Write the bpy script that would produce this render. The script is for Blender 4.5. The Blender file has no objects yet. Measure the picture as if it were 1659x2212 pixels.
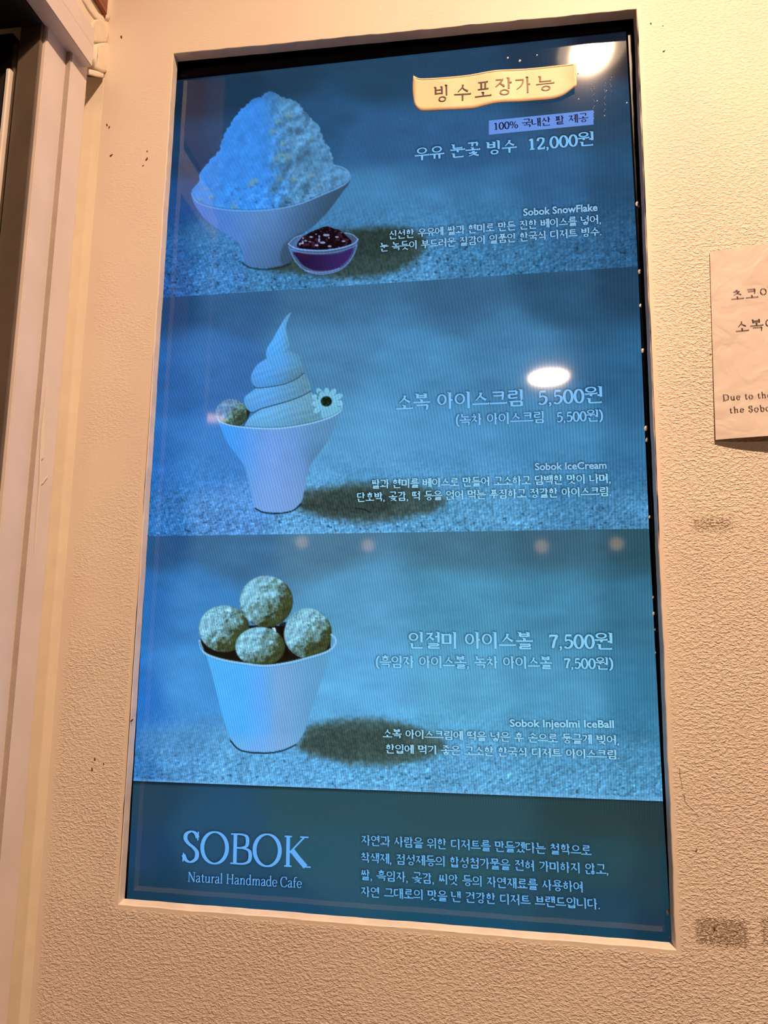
import bpy, bmesh, math, random
import numpy as np
from mathutils import Vector, Matrix
random.seed(7); RNG = np.random.default_rng(5)
S = bpy.context.scene; COL = S.collection

# ------------------------------------------------------------------ camera
# world: x right along the screen wall, y into that wall, z up; wall face y=0, opening x 0..0.56, z 0..1
PX0 = np.array([829.5, 1106.0]); F = 1331.02
ROT = np.array([[9.92570954e-01, 1.20776319e-01, 1.46963476e-02],
                [-8.97514046e-04, 1.28056487e-01, -9.91766470e-01],
                [-1.21663866e-01, 9.84385401e-01, 1.27213548e-01]])
CAM = np.array([0.35752647, -0.65915379, 0.33173256])
cam_d = bpy.data.cameras.new('camera'); cam = bpy.data.objects.new('camera', cam_d); COL.objects.link(cam)
cam_d.sensor_fit = 'VERTICAL'; cam_d.sensor_height = 24.0; cam_d.lens = F / 2212 * 24.0
cam_d.clip_start = 0.01; cam_d.clip_end = 60
cam_d.shift_x = 0.0; cam_d.shift_y = 0.0
cw = np.stack([ROT[0], -ROT[1], -ROT[2]], 1)
cam.matrix_world = Matrix([[*cw[0], CAM[0]], [*cw[1], CAM[1]], [*cw[2], CAM[2]], [0, 0, 0, 1]])
S.camera = cam

# ------------------------------------------------------------------ world, exposure
w = bpy.data.worlds.new('world'); S.world = w; w.use_nodes = True
w.node_tree.nodes['Background'].inputs[0].default_value = (1, .75, .5, 1)
w.node_tree.nodes['Background'].inputs[1].default_value = 0.02
S.view_settings.view_transform = 'Standard'; S.view_settings.look = 'None'
S.view_settings.exposure = 0.0; S.view_settings.gamma = 1.0; S.view_settings.use_curve_mapping = False
S.cycles.use_denoising = True
S.cycles.max_bounces = 8
ZC = 1.75; ZF = -1.15           # ceiling and floor

# ------------------------------------------------------------------ lights
def downlight(name, loc, radius, energy, color, spread):
    """disc-shaped diffuser of a ceiling downlight, facing straight down"""
    d = bpy.data.lights.new(name, 'AREA'); d.shape = 'DISK'; d.size = 2*radius; d.energy = energy; d.color = color; d.spread = math.radians(spread)
    o = bpy.data.objects.new(name, d); COL.objects.link(o); o.location = loc; return o
WARM = (1.0, 0.64, 0.40)
KEY = (0.702, -0.798, ZC - .011)
BACK = (0.939, -3.302, ZC - .011)
downlight('key_downlight', KEY, .042, 40, WARM, 150)
downlight('back_downlight', BACK, .115, 40, (1.0, .66, .44), 170)

# ------------------------------------------------------------------ measuring helpers
def ray(p): return ROT.T @ np.array([(p[0]-PX0[0])/F, (p[1]-PX0[1])/F, 1.0])
def on_y(p, y=0.0):
    d = ray(p); return CAM + d * (y - CAM[1]) / d[1]
def on_x(p, x):
    d = ray(p); return CAM + d * (x - CAM[0]) / d[0]
def on_y_many(U, V, y):
    d = np.stack([(U-PX0[0])/F, (V-PX0[1])/F, np.ones_like(U)], -1) @ ROT
    return CAM + d * ((y - CAM[1]) / d[..., 1])[..., None]
YS = 0.021                      # depth of the screen face behind the wall face
YR = 0.0118                     # depth of the opening's reveal

# ------------------------------------------------------------------ object helpers
def link(o, parent=None):
    COL.objects.link(o)
    if parent is not None: o.parent = parent
    return o
def mesh_obj(name, verts, faces, mat=None, parent=None, smooth=False):
    me = bpy.data.meshes.new(name); me.from_pydata([tuple(map(float, v)) for v in verts], [], faces); me.update()
    o = bpy.data.objects.new(name, me)
    if mat: me.materials.append(mat)
    if smooth: me.polygons.foreach_set('use_smooth', [True]*len(me.polygons))
    return link(o, parent)
def bm_obj(name, bm, mat=None, parent=None, smooth=False):
    me = bpy.data.meshes.new(name); bmesh.ops.recalc_face_normals(bm, faces=bm.faces); bm.to_mesh(me); bm.free()
    o = bpy.data.objects.new(name, me)
    if mat: me.materials.append(mat)
    if smooth: me.polygons.foreach_set('use_smooth', [True]*len(me.polygons))
    return link(o, parent)
def add_box(bm, x0, x1, y0, y1, z0, z1, bev=0.0, seg=2):
    r = bmesh.ops.create_cube(bm, size=1.0)
    for v in r['verts']:
        v.co = Vector(((x0+x1)/2 + v.co.x*(x1-x0), (y0+y1)/2 + v.co.y*(y1-y0), (z0+z1)/2 + v.co.z*(z1-z0)))
    if bev > 0:
        es = list({e for v in r['verts'] for e in v.link_edges})
        bmesh.ops.bevel(bm, geom=es, offset=bev, segments=seg, affect='EDGES')
def box(name, x0, x1, y0, y1, z0, z1, mat, parent=None, bev=0.0):
    bm = bmesh.new(); add_box(bm, x0, x1, y0, y1, z0, z1, bev); return bm_obj(name, bm, mat, parent)
def prism_z(name, prof, z0, z1, mat, parent=None):
    n = len(prof); v = [(x, y, z0) for x, y in prof] + [(x, y, z1) for x, y in prof]
    f = [[i, (i+1) % n, n+(i+1) % n, n+i] for i in range(n)] + [list(range(n))[::-1], list(range(n, 2*n))]
    bm = bmesh.new(); vs = [bm.verts.new(a) for a in v]
    for q in f: bm.faces.new([vs[i] for i in q])
    return bm_obj(name, bm, mat, parent)
def lathe(bm, prof, cx, cy, n=32):
    rings = []
    for r, z in prof:
        rings.append([bm.verts.new((cx + r*math.cos(2*math.pi*k/n), cy + r*math.sin(2*math.pi*k/n), z)) for k in range(n)])
    for a, b in zip(rings, rings[1:]):
        for k in range(n): bm.faces.new([a[k], a[(k+1) % n], b[(k+1) % n], b[k]])
    return rings
def empty(name, loc=(0, 0, 0)):
    o = bpy.data.objects.new(name, None); o.location = loc; o.empty_display_size = .05; return link(o)
def tag(o, label=None, cat=None, group=None, kind=None):
    if label: o['label'] = label
    if cat: o['category'] = cat
    if group: o['group'] = group
    if kind: o['kind'] = kind
    return o

# ------------------------------------------------------------------ materials
def srgb(c):
    c = np.asarray(c, float); c = c/255.0 if c.max() > 1.0 else c
    return np.where(c <= .04045, c/12.92, ((c+.055)/1.055)**2.4)
class N:
    def __init__(s, name):
        s.m = bpy.data.materials.new(name); s.m.use_nodes = True; s.t = s.m.node_tree; s.b = s.t.nodes['Principled BSDF']
    def n(s, kind, **kw):
        nd = s.t.nodes.new(kind)
        for k, v in kw.items():
            if k.startswith('i_'):
                key = k[2:]; key = int(key) if key.isdigit() else key.replace('_', ' ')
                nd.inputs[key].default_value = v
            else: setattr(nd, k, v)
        return nd
    def l(s, a, b): s.t.links.new(a, b)
    def math(s, op, a, b=None, c=None, clamp=False):
        nd = s.t.nodes.new('ShaderNodeMath'); nd.operation = op; nd.use_clamp = clamp
        for i, v in enumerate((a, b, c)):
            if v is None: continue
            if isinstance(v, (int, float)): nd.inputs[i].default_value = v
            else: s.l(v, nd.inputs[i])
        return nd.outputs[0]
    def ramp(s, src, lo, hi, a=0.0, b=1.0):
        nd = s.n('ShaderNodeMapRange', interpolation_type='SMOOTHSTEP'); s.l(src, nd.inputs[0])
        nd.inputs[1].default_value = lo; nd.inputs[2].default_value = hi; nd.inputs[3].default_value = a; nd.inputs[4].default_value = b
        return nd.outputs[0]
    def noise(s, vec, scale, detail=2, rough=.5, dist=0.0):
        nd = s.n('ShaderNodeTexNoise'); s.l(vec, nd.inputs['Vector']); nd.inputs['Scale'].default_value = scale
        nd.inputs['Detail'].default_value = detail; nd.inputs['Roughness'].default_value = rough; nd.inputs['Distortion'].default_value = dist
        return nd.outputs['Fac']
    def mapping(s, vec, scale=(1, 1, 1), rot=(0, 0, 0)):
        nd = s.n('ShaderNodeMapping'); s.l(vec, nd.inputs[0]); nd.inputs['Scale'].default_value = scale; nd.inputs['Rotation'].default_value = rot
        return nd.outputs[0]
    def mix(s, fac, a, b):
        nd = s.n('ShaderNodeMix', data_type='RGBA')
        if isinstance(fac, (int, float)): nd.inputs[0].default_value = fac
        else: s.l(fac, nd.inputs[0])
        for i, v in ((6, a), (7, b)):
            if isinstance(v, tuple): nd.inputs[i].default_value = (*v, 1) if len(v) == 3 else v
            else: s.l(v, nd.inputs[i])
        return nd.outputs[2]
    def bump(s, h, strength, dist):
        nd = s.n('ShaderNodeBump'); s.l(h, nd.inputs['Height']); nd.inputs['Strength'].default_value = strength
        nd.inputs['Distance'].default_value = dist; s.l(nd.outputs[0], s.b.inputs['Normal'])
def plain(name, col, rough=.5, metal=0.0, noise=0.06, nscale=30, bump=0.0, bscale=200, coat=0.0):
    m = N(name); co = m.n('ShaderNodeTexCoord').outputs['Object']
    f = m.noise(co, nscale, 3)
    a = tuple(min(1, c*(1+noise)) for c in col); b = tuple(c*(1-noise) for c in col)
    m.l(m.mix(m.ramp(f, .35, .65), a, b), m.b.inputs['Base Color'])
    m.b.inputs['Roughness'].default_value = rough; m.b.inputs['Metallic'].default_value = metal
    m.b.inputs['Coat Weight'].default_value = coat
    if bump: m.bump(m.noise(co, bscale, 3), bump, .001)
    return m.m
CREAM = (.76, .70, .62)
def wall_material():
    m = N('wall_plaster'); co = m.n('ShaderNodeTexCoord').outputs['Object']
    sep = m.n('ShaderNodeSeparateXYZ'); m.l(co, sep.inputs[0]); X, Y, Z = sep.outputs
    # relief: orange-peel roller texture, wrinkles lying mostly flat; smooth brushed margins
    n1 = m.noise(m.mapping(co, (1, 1, 1.7), (0, .10, 0)), 215, 2, .5, .35)
    n2 = m.noise(m.mapping(co, (1, 1, 1.8)), 430, 2, .5, .5)
    n3 = m.noise(m.mapping(co, (1, 1, .05)), 420, 2)
    vt = m.noise(co, 9, 2)
    body = m.math('ADD', m.ramp(n1, .42, .64), m.math('MULTIPLY', m.ramp(n2, .40, .62), .55))
    # how strongly the roller texture shows: fading towards the left margin and the top
    right = m.ramp(X, .50, .62)
    low = m.ramp(Z, .55, -.05)
    left_v = m.ramp(vt, .38, .62)
    amt = m.math('MAXIMUM', m.math('MULTIPLY', right, 1.0), m.math('ADD', m.math('MULTIPLY', low, .75), m.math('MULTIPLY', left_v, .28)), clamp=True)
    top = m.ramp(Z, .95, .6, .45, 1.0)
    amt = m.math('MULTIPLY', amt, top)
    # smooth margin about 6 mm wide around the opening and along the corner
    dx = m.math('MAXIMUM', m.math('SUBTRACT', 0.0, X), m.math('SUBTRACT', X, .56))
    dz = m.math('MAXIMUM', m.math('SUBTRACT', 0.0, Z), m.math('SUBTRACT', Z, 1.0))
    d = m.math('MAXIMUM', dx, dz)
    wob = m.math('MULTIPLY', m.math('SUBTRACT', m.noise(co, 60, 2), .5), .006)
    edge = m.ramp(m.math('ADD', d, wob), .003, .0075)
    corner = m.ramp(m.math('ADD', X, wob), -.088, -.074)
    amt = m.math('MULTIPLY', m.math('MULTIPLY', amt, edge), corner)
    brush = m.math('MULTIPLY', m.ramp(X, .02, -.02), m.math('MULTIPLY', n3, .10))
    h = m.math('ADD', m.math('MULTIPLY', body, amt), m.math('ADD', brush, m.math('MULTIPLY', m.noise(co, 18, 2), .5)))
    m.bump(h, 1.0, .00055)
    # colour: cream paint with faint pinkish mottling, stains and cracks
    mot = m.ramp(m.noise(co, 7, 3), .35, .68)
    base = m.mix(mot, (.80, .715, .615), (.79, .675, .60))
    def stain(x0, x1, z0, z1, thr, sc, soft=.006, seed=0.0):
        a = m.math('MULTIPLY', m.ramp(X, x0-soft, x0+soft), m.ramp(X, x1+soft, x1-soft))
        b = m.math('MULTIPLY', m.ramp(Z, z0-soft, z0+soft), m.ramp(Z, z1+soft, z1-soft))
        k = m.math('MULTIPLY', a, b)
        off = m.n('ShaderNodeVectorMath', operation='ADD'); m.l(m.mapping(co, (1, 1, 1.6)), off.inputs[0]); off.inputs[1].default_value = (seed, 0, seed)
        q = m.noise(off.outputs[0], sc, 3, .7)
        k2 = m.math('SUBTRACT', q, m.math('SUBTRACT', 1.0, m.math('MULTIPLY', k, thr)))
        return m.ramp(k2, 0.0, .06)
    def P(p): q = on_y(p); return q[0], q[2]
    a0, a1 = P((1478, 1165)), P((1600, 1100))
    b0, b1 = P((1494, 2050)), P((1625, 1978))
    c0, c1 = P((1640, 2050)), P((1680, 1975))
    st = m.math('MAXIMUM', stain(a0[0], a1[0], a0[1], a1[1], .535, 420, .014), stain(b0[0], b1[0], b0[1], b1[1], .56, 420, .008, 3.0))
    st = m.math('MAXIMUM', st, stain(c0[0], c1[0], c0[1], c1[1], .53, 420, .005, 5.0))
    e0, e1 = P((1455, 1280)), P((1540, 1170))
    st = m.math('MAXIMUM', st, stain(e0[0], e1[0], e0[1], e1[1], .42, 500, .01, 9.0))
    f0, f1 = P((1470, 1990)), P((1560, 1560))
    st = m.math('MAXIMUM', st, stain(f0[0], f1[0], f0[1], f1[1], .395, 420, .012, 12.0))
    m.l(m.mix(m.math('MULTIPLY', st, .8), base, (.22, .155, .10)), m.b.inputs['Base Color'])
    m.b.inputs['Roughness'].default_value = .62
    return m.m
M_WALL = wall_material()
M_REVEAL = plain('reveal_paint', (.78, .70, .61), .5, bump=.25, bscale=120)
M_CAULK = plain('caulk_cream', (.80, .72, .60), .45, bump=.3, bscale=90)
M_STRIP = plain('painted_strip', (.80, .72, .59), .5, noise=.03, bump=.1, bscale=60)
M_ALU = plain('door_frame_white', (.74, .66, .63), .38, noise=.035, nscale=14)
M_ALU_SHADE = plain('shaded_groove_paint', (.42, .35, .31), .5, noise=.05)  # darker copy of the frame white: groove and step shade put into the colour
M_ALU_EDGE = plain('door_frame_edge', (.80, .74, .70), .3, noise=.03)
M_DARKMETAL = plain('dark_bronze_metal', (.15, .115, .09), .4, .2, noise=.12, nscale=12)
M_BLACKSEAL = plain('black_rubber', (.012, .010, .009), .7)
M_BLACK = plain('black_bezel', (.003, .003, .0035), .32, noise=.1)
M_BLACK.node_tree.nodes['Principled BSDF'].inputs['Specular IOR Level'].default_value = .10
M_VOID = plain('dark_cavity', (.004, .0035, .003), .9)
def wood():
    m = N('red_brown_wood'); co = m.n('ShaderNodeTexCoord').outputs['Object']
    g = m.noise(m.mapping(co, (1, .12, 1)), 160, 4, .6, .6)
    m.l(m.mix(m.ramp(g, .35, .65), (.30, .085, .025), (.17, .04, .012)), m.b.inputs['Base Color'])
    m.b.inputs['Roughness'].default_value = .3; return m.m
M_WOOD = wood()
def paper_mat(name, col, crease=.4):
    m = N(name); co = m.n('ShaderNodeTexCoord').outputs['Object']
    f = m.noise(co, 22, 3, .5, .3); c2 = tuple(c*.95 for c in col)
    m.l(m.mix(m.ramp(f, .35, .65), col, c2), m.b.inputs['Base Color']); m.b.inputs['Roughness'].default_value = .55
    m.bump(m.noise(co, 30, 2, .4, 1.2), crease, .004); return m.m
M_PAPER = paper_mat('notice_paper', (.66, .585, .545))
M_LABEL = paper_mat('label_paper', (.86, .66, .42), .12)
M_INK = plain('black_ink', (.035, .012, .02), .6)
M_INK_GLARE = plain('ink_glare', (.24, .13, .085), .6)  # same ink lightened: lamp glare on the last letters put into the colour
M_LINE = plain('printed_edge_line', (.35, .16, .13), .6)

def emit_mat(name, color=None, k=1.0, stripes=True, gloss=True):
    """lit pixels of the screen: emission under a glossy front glass"""
    m = N(name); b = m.b
    if color is None:
        at = m.n('ShaderNodeVertexColor'); at.layer_name = 'Col'; c = at.outputs['Color']
    else:
        rgb = m.n('ShaderNodeRGB'); rgb.outputs[0].default_value = (*srgb(color), 1); c = rgb.outputs[0]
    if stripes:
        sep = m.n('ShaderNodeSeparateXYZ'); m.l(m.n('ShaderNodeTexCoord').outputs['Object'], sep.inputs[0]); X, Y, Z = sep.outputs
        sh = m.math('MULTIPLY', m.math('MULTIPLY', Z, .30), m.math('SUBTRACT', 1.0, m.math('MULTIPLY', X, 1.9)))
        ph = m.math('MULTIPLY', m.math('ADD', X, sh), 2*math.pi/.00245)
        amp = m.math('MULTIPLY', m.ramp(Z, .95, .45, .25, 1.0), m.ramp(Z, .10, .14, .35, 1.0))
        s1 = m.math('ADD', 1.0, m.math('MULTIPLY', m.math('MULTIPLY', m.math('SINE', ph), amp), .15))
        mx = m.n('ShaderNodeMix', data_type='RGBA', blend_type='MULTIPLY'); mx.inputs[0].default_value = 1.0
        cmb = m.n('ShaderNodeCombineColor'); m.l(m.math('ADD', m.math('MULTIPLY', s1, 1.3), -.3), cmb.inputs[0]); m.l(s1, cmb.inputs[1]); m.l(m.math('ADD', m.math('MULTIPLY', s1, .6), .4), cmb.inputs[2])
        m.l(c, mx.inputs[6]); m.l(cmb.outputs[0], mx.inputs[7]); c = mx.outputs[2]
    m.l(c, b.inputs['Emission Color']); b.inputs['Emission Strength'].default_value = k
    b.inputs['Base Color'].default_value = (0, 0, 0, 1); b.inputs['Roughness'].default_value = .049
    b.inputs['Specular IOR Level'].default_value = .5 if gloss else 0
    m.m.cycles.emission_sampling = 'NONE'
    return m.m
M_SCREEN = emit_mat('lit_screen_picture')

# ------------------------------------------------------------------ room
def struct(o): o['kind'] = 'structure'; return o
def wall_back():
    """screen wall: slab with the rectangular opening, wavy hand-finished opening edge"""
    bm = bmesh.new()
    n_x, n_z = 56, 100
    def wob(t, s): return .00025*math.sin(t*37+s) + .00022*math.sin(t*91+2*s) + .00018*math.sin(t*211+s*3)
    loop = []
    for i in range(n_x): loop.append((.56*i/n_x, 0, 'b'))
    for i in range(n_z): loop.append((.56, i/n_z, 'r'))
    for i in range(n_x): loop.append((.56*(1-i/n_x), 1.0, 't'))
    for i in range(n_z): loop.append((0, 1-i/n_z, 'l'))
    # outer edge of the front face, lip edge, inner reveal edge
    rings = []
    for off, y in ((-.0009, 0.0), (-.0005, .0002), (-.0002, .0006), (0, .0012), (0, YR)):
        r = []
        for x, z, s in loop:
            k = 1.0 if y < .002 else .5
            ox = oz = 0
            if s in 'lr' : ox = wob(z, 1 if s == 'l' else 4)*k
            if s in 'tb': oz = wob(x, 2 if s == 'b' else 6)*k
            sx = -1 if x <= 0 else (1 if x >= .56 else 0); sz = -1 if z <= 0 else (1 if z >= 1 else 0)
            r.append(bm.verts.new((x + ox - sx*off, y, z + oz - sz*off)))
        rings.append(r)
    n = len(loop)
    for a, b in zip(rings, rings[1:]):
        for i in range(n): bm.faces.new([a[i], a[(i+1) % n], b[(i+1) % n], b[i]])
    # front face around the opening
    x0, x1, z0, z1 = -.092, 4.0, ZF, ZC
    c = [bm.verts.new(v) for v in ((x0, 0, z0), (x1, 0, z0), (x1, 0, z1), (x0, 0, z1))]
    R0 = rings[0]; k = [0, n_x, n_x+n_z, 2*n_x+n_z]
    bm.faces.new([c[0], c[1]] + [R0[i] for i in range(k[1], -1, -1)])
    bm.faces.new([c[1], c[2]] + [R0[i] for i in range(k[2], k[1]-1, -1)])
    bm.faces.new([c[2], c[3]] + [R0[i] for i in range(k[3], k[2]-1, -1)])
    bm.faces.new([c[3], c[0], R0[0]] + [R0[i] for i in range(n-1, k[3]-1, -1)])
    # back of the board behind the opening
    e = [bm.verts.new(v) for v in ((-.15, YR, -.15), (.71, YR, -.15), (.71, YR, 1.15), (-.15, YR, 1.15))]
    Rl = rings[-1]
    bm.faces.new([e[0], e[1]] + [Rl[i] for i in range(k[1], -1, -1)])
    bm.faces.new([e[1], e[2]] + [Rl[i] for i in range(k[2], k[1]-1, -1)])
    bm.faces.new([e[2], e[3]] + [Rl[i] for i in range(k[3], k[2]-1, -1)])
    bm.faces.new([e[3], e[0], Rl[0]] + [Rl[i] for i in range(n-1, k[3]-1, -1)])
    bmesh.ops.triangulate(bm, faces=[f for f in bm.faces if len(f.verts) > 4])
    bmesh.ops.recalc_face_normals(bm, faces=bm.faces)
    o = bm_obj('wall_back', bm, M_WALL)
    o.data.materials.append(M_REVEAL)
    for p in o.data.polygons:
        if all(.0003 < o.data.vertices[v].co.y for v in p.vertices): p.material_index = 1
    return struct(o)
WALL = wall_back()
# dark box cavity behind the opening
bm = bmesh.new(); add_box(bm, -.15, .71, YR+.0005, .16, -.15, 1.15)
fr = [f for f in bm.faces if all(v.co.y < YR+.001 for v in f.verts)]; bmesh.ops.delete(bm, geom=fr, context='FACES')
bm_obj('cavity_box', bm, M_VOID, WALL)

XL = -.092
struct(box('ceiling', -4.1, 4.1, -8.1, .12, ZC, ZC+.1, plain('ceiling_paint', (.45, .38, .32), .8)))
struct(box('floor', -4.1, 4.1, -8.1, .12, ZF-.1, ZF, plain('floor_tile', (.20, .15, .11), .5, nscale=3, noise=.2)))
M_FAR = plain('far_wall_paint', (.20, .16, .13), .8)
struct(box('wall_right', 4.0, 4.1, -8.0, 0.0, ZF, ZC, M_FAR))
struct(box('wall_front', -4.1, 4.1, -8.1, -8.0, ZF, ZC, M_FAR))
struct(box('wall_side', -4.1, -4.0, -8.0, 0.0, ZF, ZC, M_FAR))

# left wall: narrow painted strip beside the corner, wall above the door frame, then the far side of the doorway
bm = bmesh.new()
add_box(bm, XL-.10, XL-.036, -.0335, .0, ZF, ZC); add_box(bm, XL-.10, XL, -.0335, .0, .978, ZC)
add_box(bm, XL-.10, XL, -.305, -.0335, .998, ZC)
WL = struct(bm_obj('wall_left', bm, M_STRIP))
box('wall_end_post', XL-.10, XL+.002, -.325, -.3055, ZF, ZC, M_DARKMETAL, WL, .001)
# diagonal filler strip in the corner, finished with a low ridge
def yx(px, x): return float(on_x((px, 600), x)[1])
cb = (-.112, yx(152, -.112))
prism_z('corner_filler', [(-.0912, .0005), (-.0912, -.0003), cb, (-.125, cb[1]), (-.125, .0005)], ZF, .975, M_STRIP, WL)

# door frame and doors
D = struct(empty('door_1', (XL, -.1, ZF)))
DX, DY, DZ = XL, -.1, ZF
def dbox(name, x0, x1, y0, y1, z0, z1, mat, bev=.0006):
    o = box(name, x0-DX, x1-DX, y0-DY, y1-DY, z0-DZ, z1-DZ, mat, D, bev); return o
ZH = .9495
XF2, XF1 = -.0905, -.0965
dbox('jamb_face', -.13, XF2, yx(113, XF2), yx(152, XF2), ZF+.001, .99, M_ALU, .0009)
dbox('jamb_step_shade', -.13, -.0912, yx(113, XF2)-.0012, yx(113, XF2)-.0001, ZF+.001, .99, M_ALU_SHADE, 0)  # added thin strip, its dark colour painting the shade on the jamb step
dbox('jamb_groove', -.13, -.108, yx(105, XF1), yx(113, XF2)-.0013, ZF+.001, .99, M_ALU_SHADE, 0)
dbox('jamb_face', -.13, XF1, -.0985, yx(105, XF1), ZF+.001, .99, M_ALU, .0009)
dbox('jamb_lip', -.125, -.1005, -.1035, -.0988, ZF+.001, .985, M_DARKMETAL, .0004)
dbox('door_header', -.100, -.079, -.30, -.0425, ZH, .999, M_ALU, .0008)
dbox('header_ridge', -.0795, -.07885, -.30, -.0435, ZH+.026, ZH+.0290, M_ALU, .0003)
dbox('header_channel', -.19, -.1005, -.30, -.1045, ZH-.004, .999, M_BLACKSEAL, 0)
dbox('rear_track', -.150, -.1335, -.104, -.060, ZF+.001, .94, M_BLACKSEAL, .0005)
dbox('track_face', -.150, -.1300, -.1015, -.0745, ZF+.001, .93, M_DARKMETAL, .0006)
dbox('track_rib', -.1300, -.1288, -.0865, -.0850, ZF+.001, .89, M_DARKMETAL, .0003)
o = dbox('metal_edge', -.1345, -.1290, -.1085, -.1018, ZF+.001, .893, M_ALU_EDGE, .0015); tag(o, 'bright rounded metal edge strip')
dbox('door_leaf', -.185, -.155, -.20, -.105, ZF+.001, .945, M_BLACKSEAL, .001)
dbox('door_leaf', -.150, -.120, -.30, -.19, ZF+.001, .945, M_DARKMETAL, .001)
# strip of peeled cream paint along the groove
def chip(pts, x):
    P = [on_x(p, x) for p in pts]; bm = bmesh.new(); vs = [bm.verts.new((p[0]-DX, p[1]-DY, p[2]-DZ)) for p in P]
    f = bm.faces.new(vs); e = bmesh.ops.extrude_face_region(bm, geom=[f])['geom']
    for v in e:
        if isinstance(v, bmesh.types.BMVert): v.co.x += .0004
    bmesh.ops.triangulate(bm, faces=[q for q in bm.faces if len(q.verts) > 4]); return bm_obj('peeled_paint', bm, M_STRIP, D)
chip([(103, 817), (101.7, 844), (98, 880), (96, 925), (96.5, 961), (93.6, 988), (88.5, 993), (89.5, 1034), (85, 1075), (81, 1115), (76, 1183), (74, 1191), (78.5, 1115), (82, 1075), (84, 1048), (86, 985), (87, 955), (89.5, 925), (96, 871)], -.0898)
chip([(88.5, 1046), (101.5, 1028), (103, 1030), (92, 1044)], -.0898)

# screw on the dark track face
sc = on_x((12.5, 672), -.1300)
bm = bmesh.new()
r = lathe(bm, [(.0, .0016), (.0015, .0019), (.0028, .0015), (.0042, .0004), (.0046, .0), (.0050, .0003), (.0056, 0)], 0, 0, 20)
bmesh.ops.remove_doubles(bm, verts=bm.verts, dist=1e-5)
o = bm_obj('screw', bm, M_DARKMETAL, D, True); o.rotation_euler = (0, math.radians(90), 0)
o.location = (sc[0]-DX, sc[1]-DY, sc[2]-DZ)
bm = bmesh.new(); add_box(bm, -.0006, .0006, -.0026, .0026, .0014, .0021); add_box(bm, -.0026, .0026, -.0006, .0006, .0014, .0021)
bm_obj('screw_slot', bm, M_BLACKSEAL, o)

# wooden board above the header and its cream caulk
W = struct(box('trim_1', XL, XL+.006, -.30, -.0125, 1.0515, ZC, M_WOOD, None, .0006))
def blob(name, pts_px, thick, mat, parent, plane='x', at=XL, rnd=.0012):
    """lump of caulk: outline measured on a wall plane, built as a pillow of real thickness"""
    P = [on_x(p, at) if plane == 'x' else on_y(p, at) for p in pts_px]
    A = np.array(P); c = A.mean(0); bm = bmesh.new()
    nrm = np.array([1, 0, 0]) if plane == 'x' else np.array([0, -1, 0])
    rings = []
    for k, h in ((1.0, -.0004), (.985, .55), (.95, .9), (.80, 1.0)):
        hh = h*thick if h > 0 else h
        rings.append([bm.verts.new(c + (p-c)*k + nrm*hh) for p in A])
    n = len(A)
    for a, b in zip(rings, rings[1:]):
        for i in range(n): bm.faces.new([a[i], a[(i+1) % n], b[(i+1) % n], b[i]])
    bm.faces.new(rings[-1]); bmesh.ops.triangulate(bm, faces=[f for f in bm.faces if len(f.verts) > 4])
    return bm_obj(name, bm, mat, parent, True)
blob('caulk', [(196, 52), (203, 42), (213, 40), (222, 44), (231, 56), (233, 75), (229, 92), (212, 93), (196, 90), (197, 68)], .0022, M_CAULK, WL)
blob('caulk', [(203, 96), (212, 93), (226, 92), (234, 100), (235, 112), (232, 135), (228, 158), (215, 156), (199, 147), (202, 120)], .0034, M_CAULK, WL)
blob('caulk', [(185, 153), (192, 150), (206, 153), (222, 160), (221, 168), (208, 166), (186, 160)], .0024, M_CAULK, WL)
blob('caulk', [(170, -12), (180, -10), (190, 5), (205, 24), (222, 38), (226, 46), (214, 46), (203, 40), (188, 20)], .0020, M_CAULK, WL)
blob('caulk', [(228, -12), (241, -12), (240, 10), (238, 30), (232, 44), (224, 40), (227, 20)], .0020, M_CAULK, WL)

# small dark specks on the wall paint
def fleck(px, r, mat, parent, y=0.0, name='dirt_speck', ang=.4, ratio=.5):
    c = on_y(px, y); s = r * .00052
    v = []; n = 8
    for k in range(n):
        a = 2*math.pi*k/n; u, w_ = math.cos(a)*s*(1+.25*math.sin(3*a+px[0])), math.sin(a)*s*ratio
        v.append((c[0]+u*math.sin(ang)+w_*math.cos(ang), c[1]-.0001, c[2]+u*math.cos(ang)-w_*math.sin(ang)))
    v.append((c[0], c[1]-.0001-s*.35, c[2]))
    return mesh_obj(name, v, [[k, (k+1) % n, n] for k in range(n)], mat, parent)
M_DIRT = plain('dirt', (.10, .06, .03), .8)
for p, r in (((262, 80), 5), ((231, 270), 4), ((236, 275), 4), ((240, 336), 5), ((196, 347), 5), ((317, 344), 5), ((309, 358), 3), ((318, 327), 3),
             ((1406, 51), 3), ((1434, 111), 3.5), ((1432, 56), 2), ((1535, 766), 2.5), ((74, 1059), 5), ((199, 1662), 4), ((205, 1640), 4),
             ((1543, 2006), 4), ((1504, 1838), 3), ((285, 1556), 4), ((224, 1650), 3)):
    fleck(p, r, M_DIRT, WALL, ang=.3+.6*math.sin(p[0]))
# hairline crack at the lower right
def crack(pts, wd, parent):
    P = [on_y(p, -.0001) for p in pts]; v = []; f = []
    for i, p in enumerate(P):
        k = wd*(.6+.4*math.sin(i*2.3))*.00052; v += [(p[0]-k, p[1], p[2]), (p[0]+k, p[1]-.0001, p[2])]
    for i in range(len(P)-1): f.append([2*i, 2*i+1, 2*i+3, 2*i+2])
    return mesh_obj('crack', v, f, M_DIRT, parent)
crack([(1468, 1660), (1469, 1676), (1470, 1684), (1473, 1696), (1474, 1704)], .6, WALL)
crack([(1474, 1714), (1479, 1722), (1480, 1734), (1486, 1740), (1495, 1748), (1503, 1757), (1509, 1765)], .8, WALL)

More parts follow.
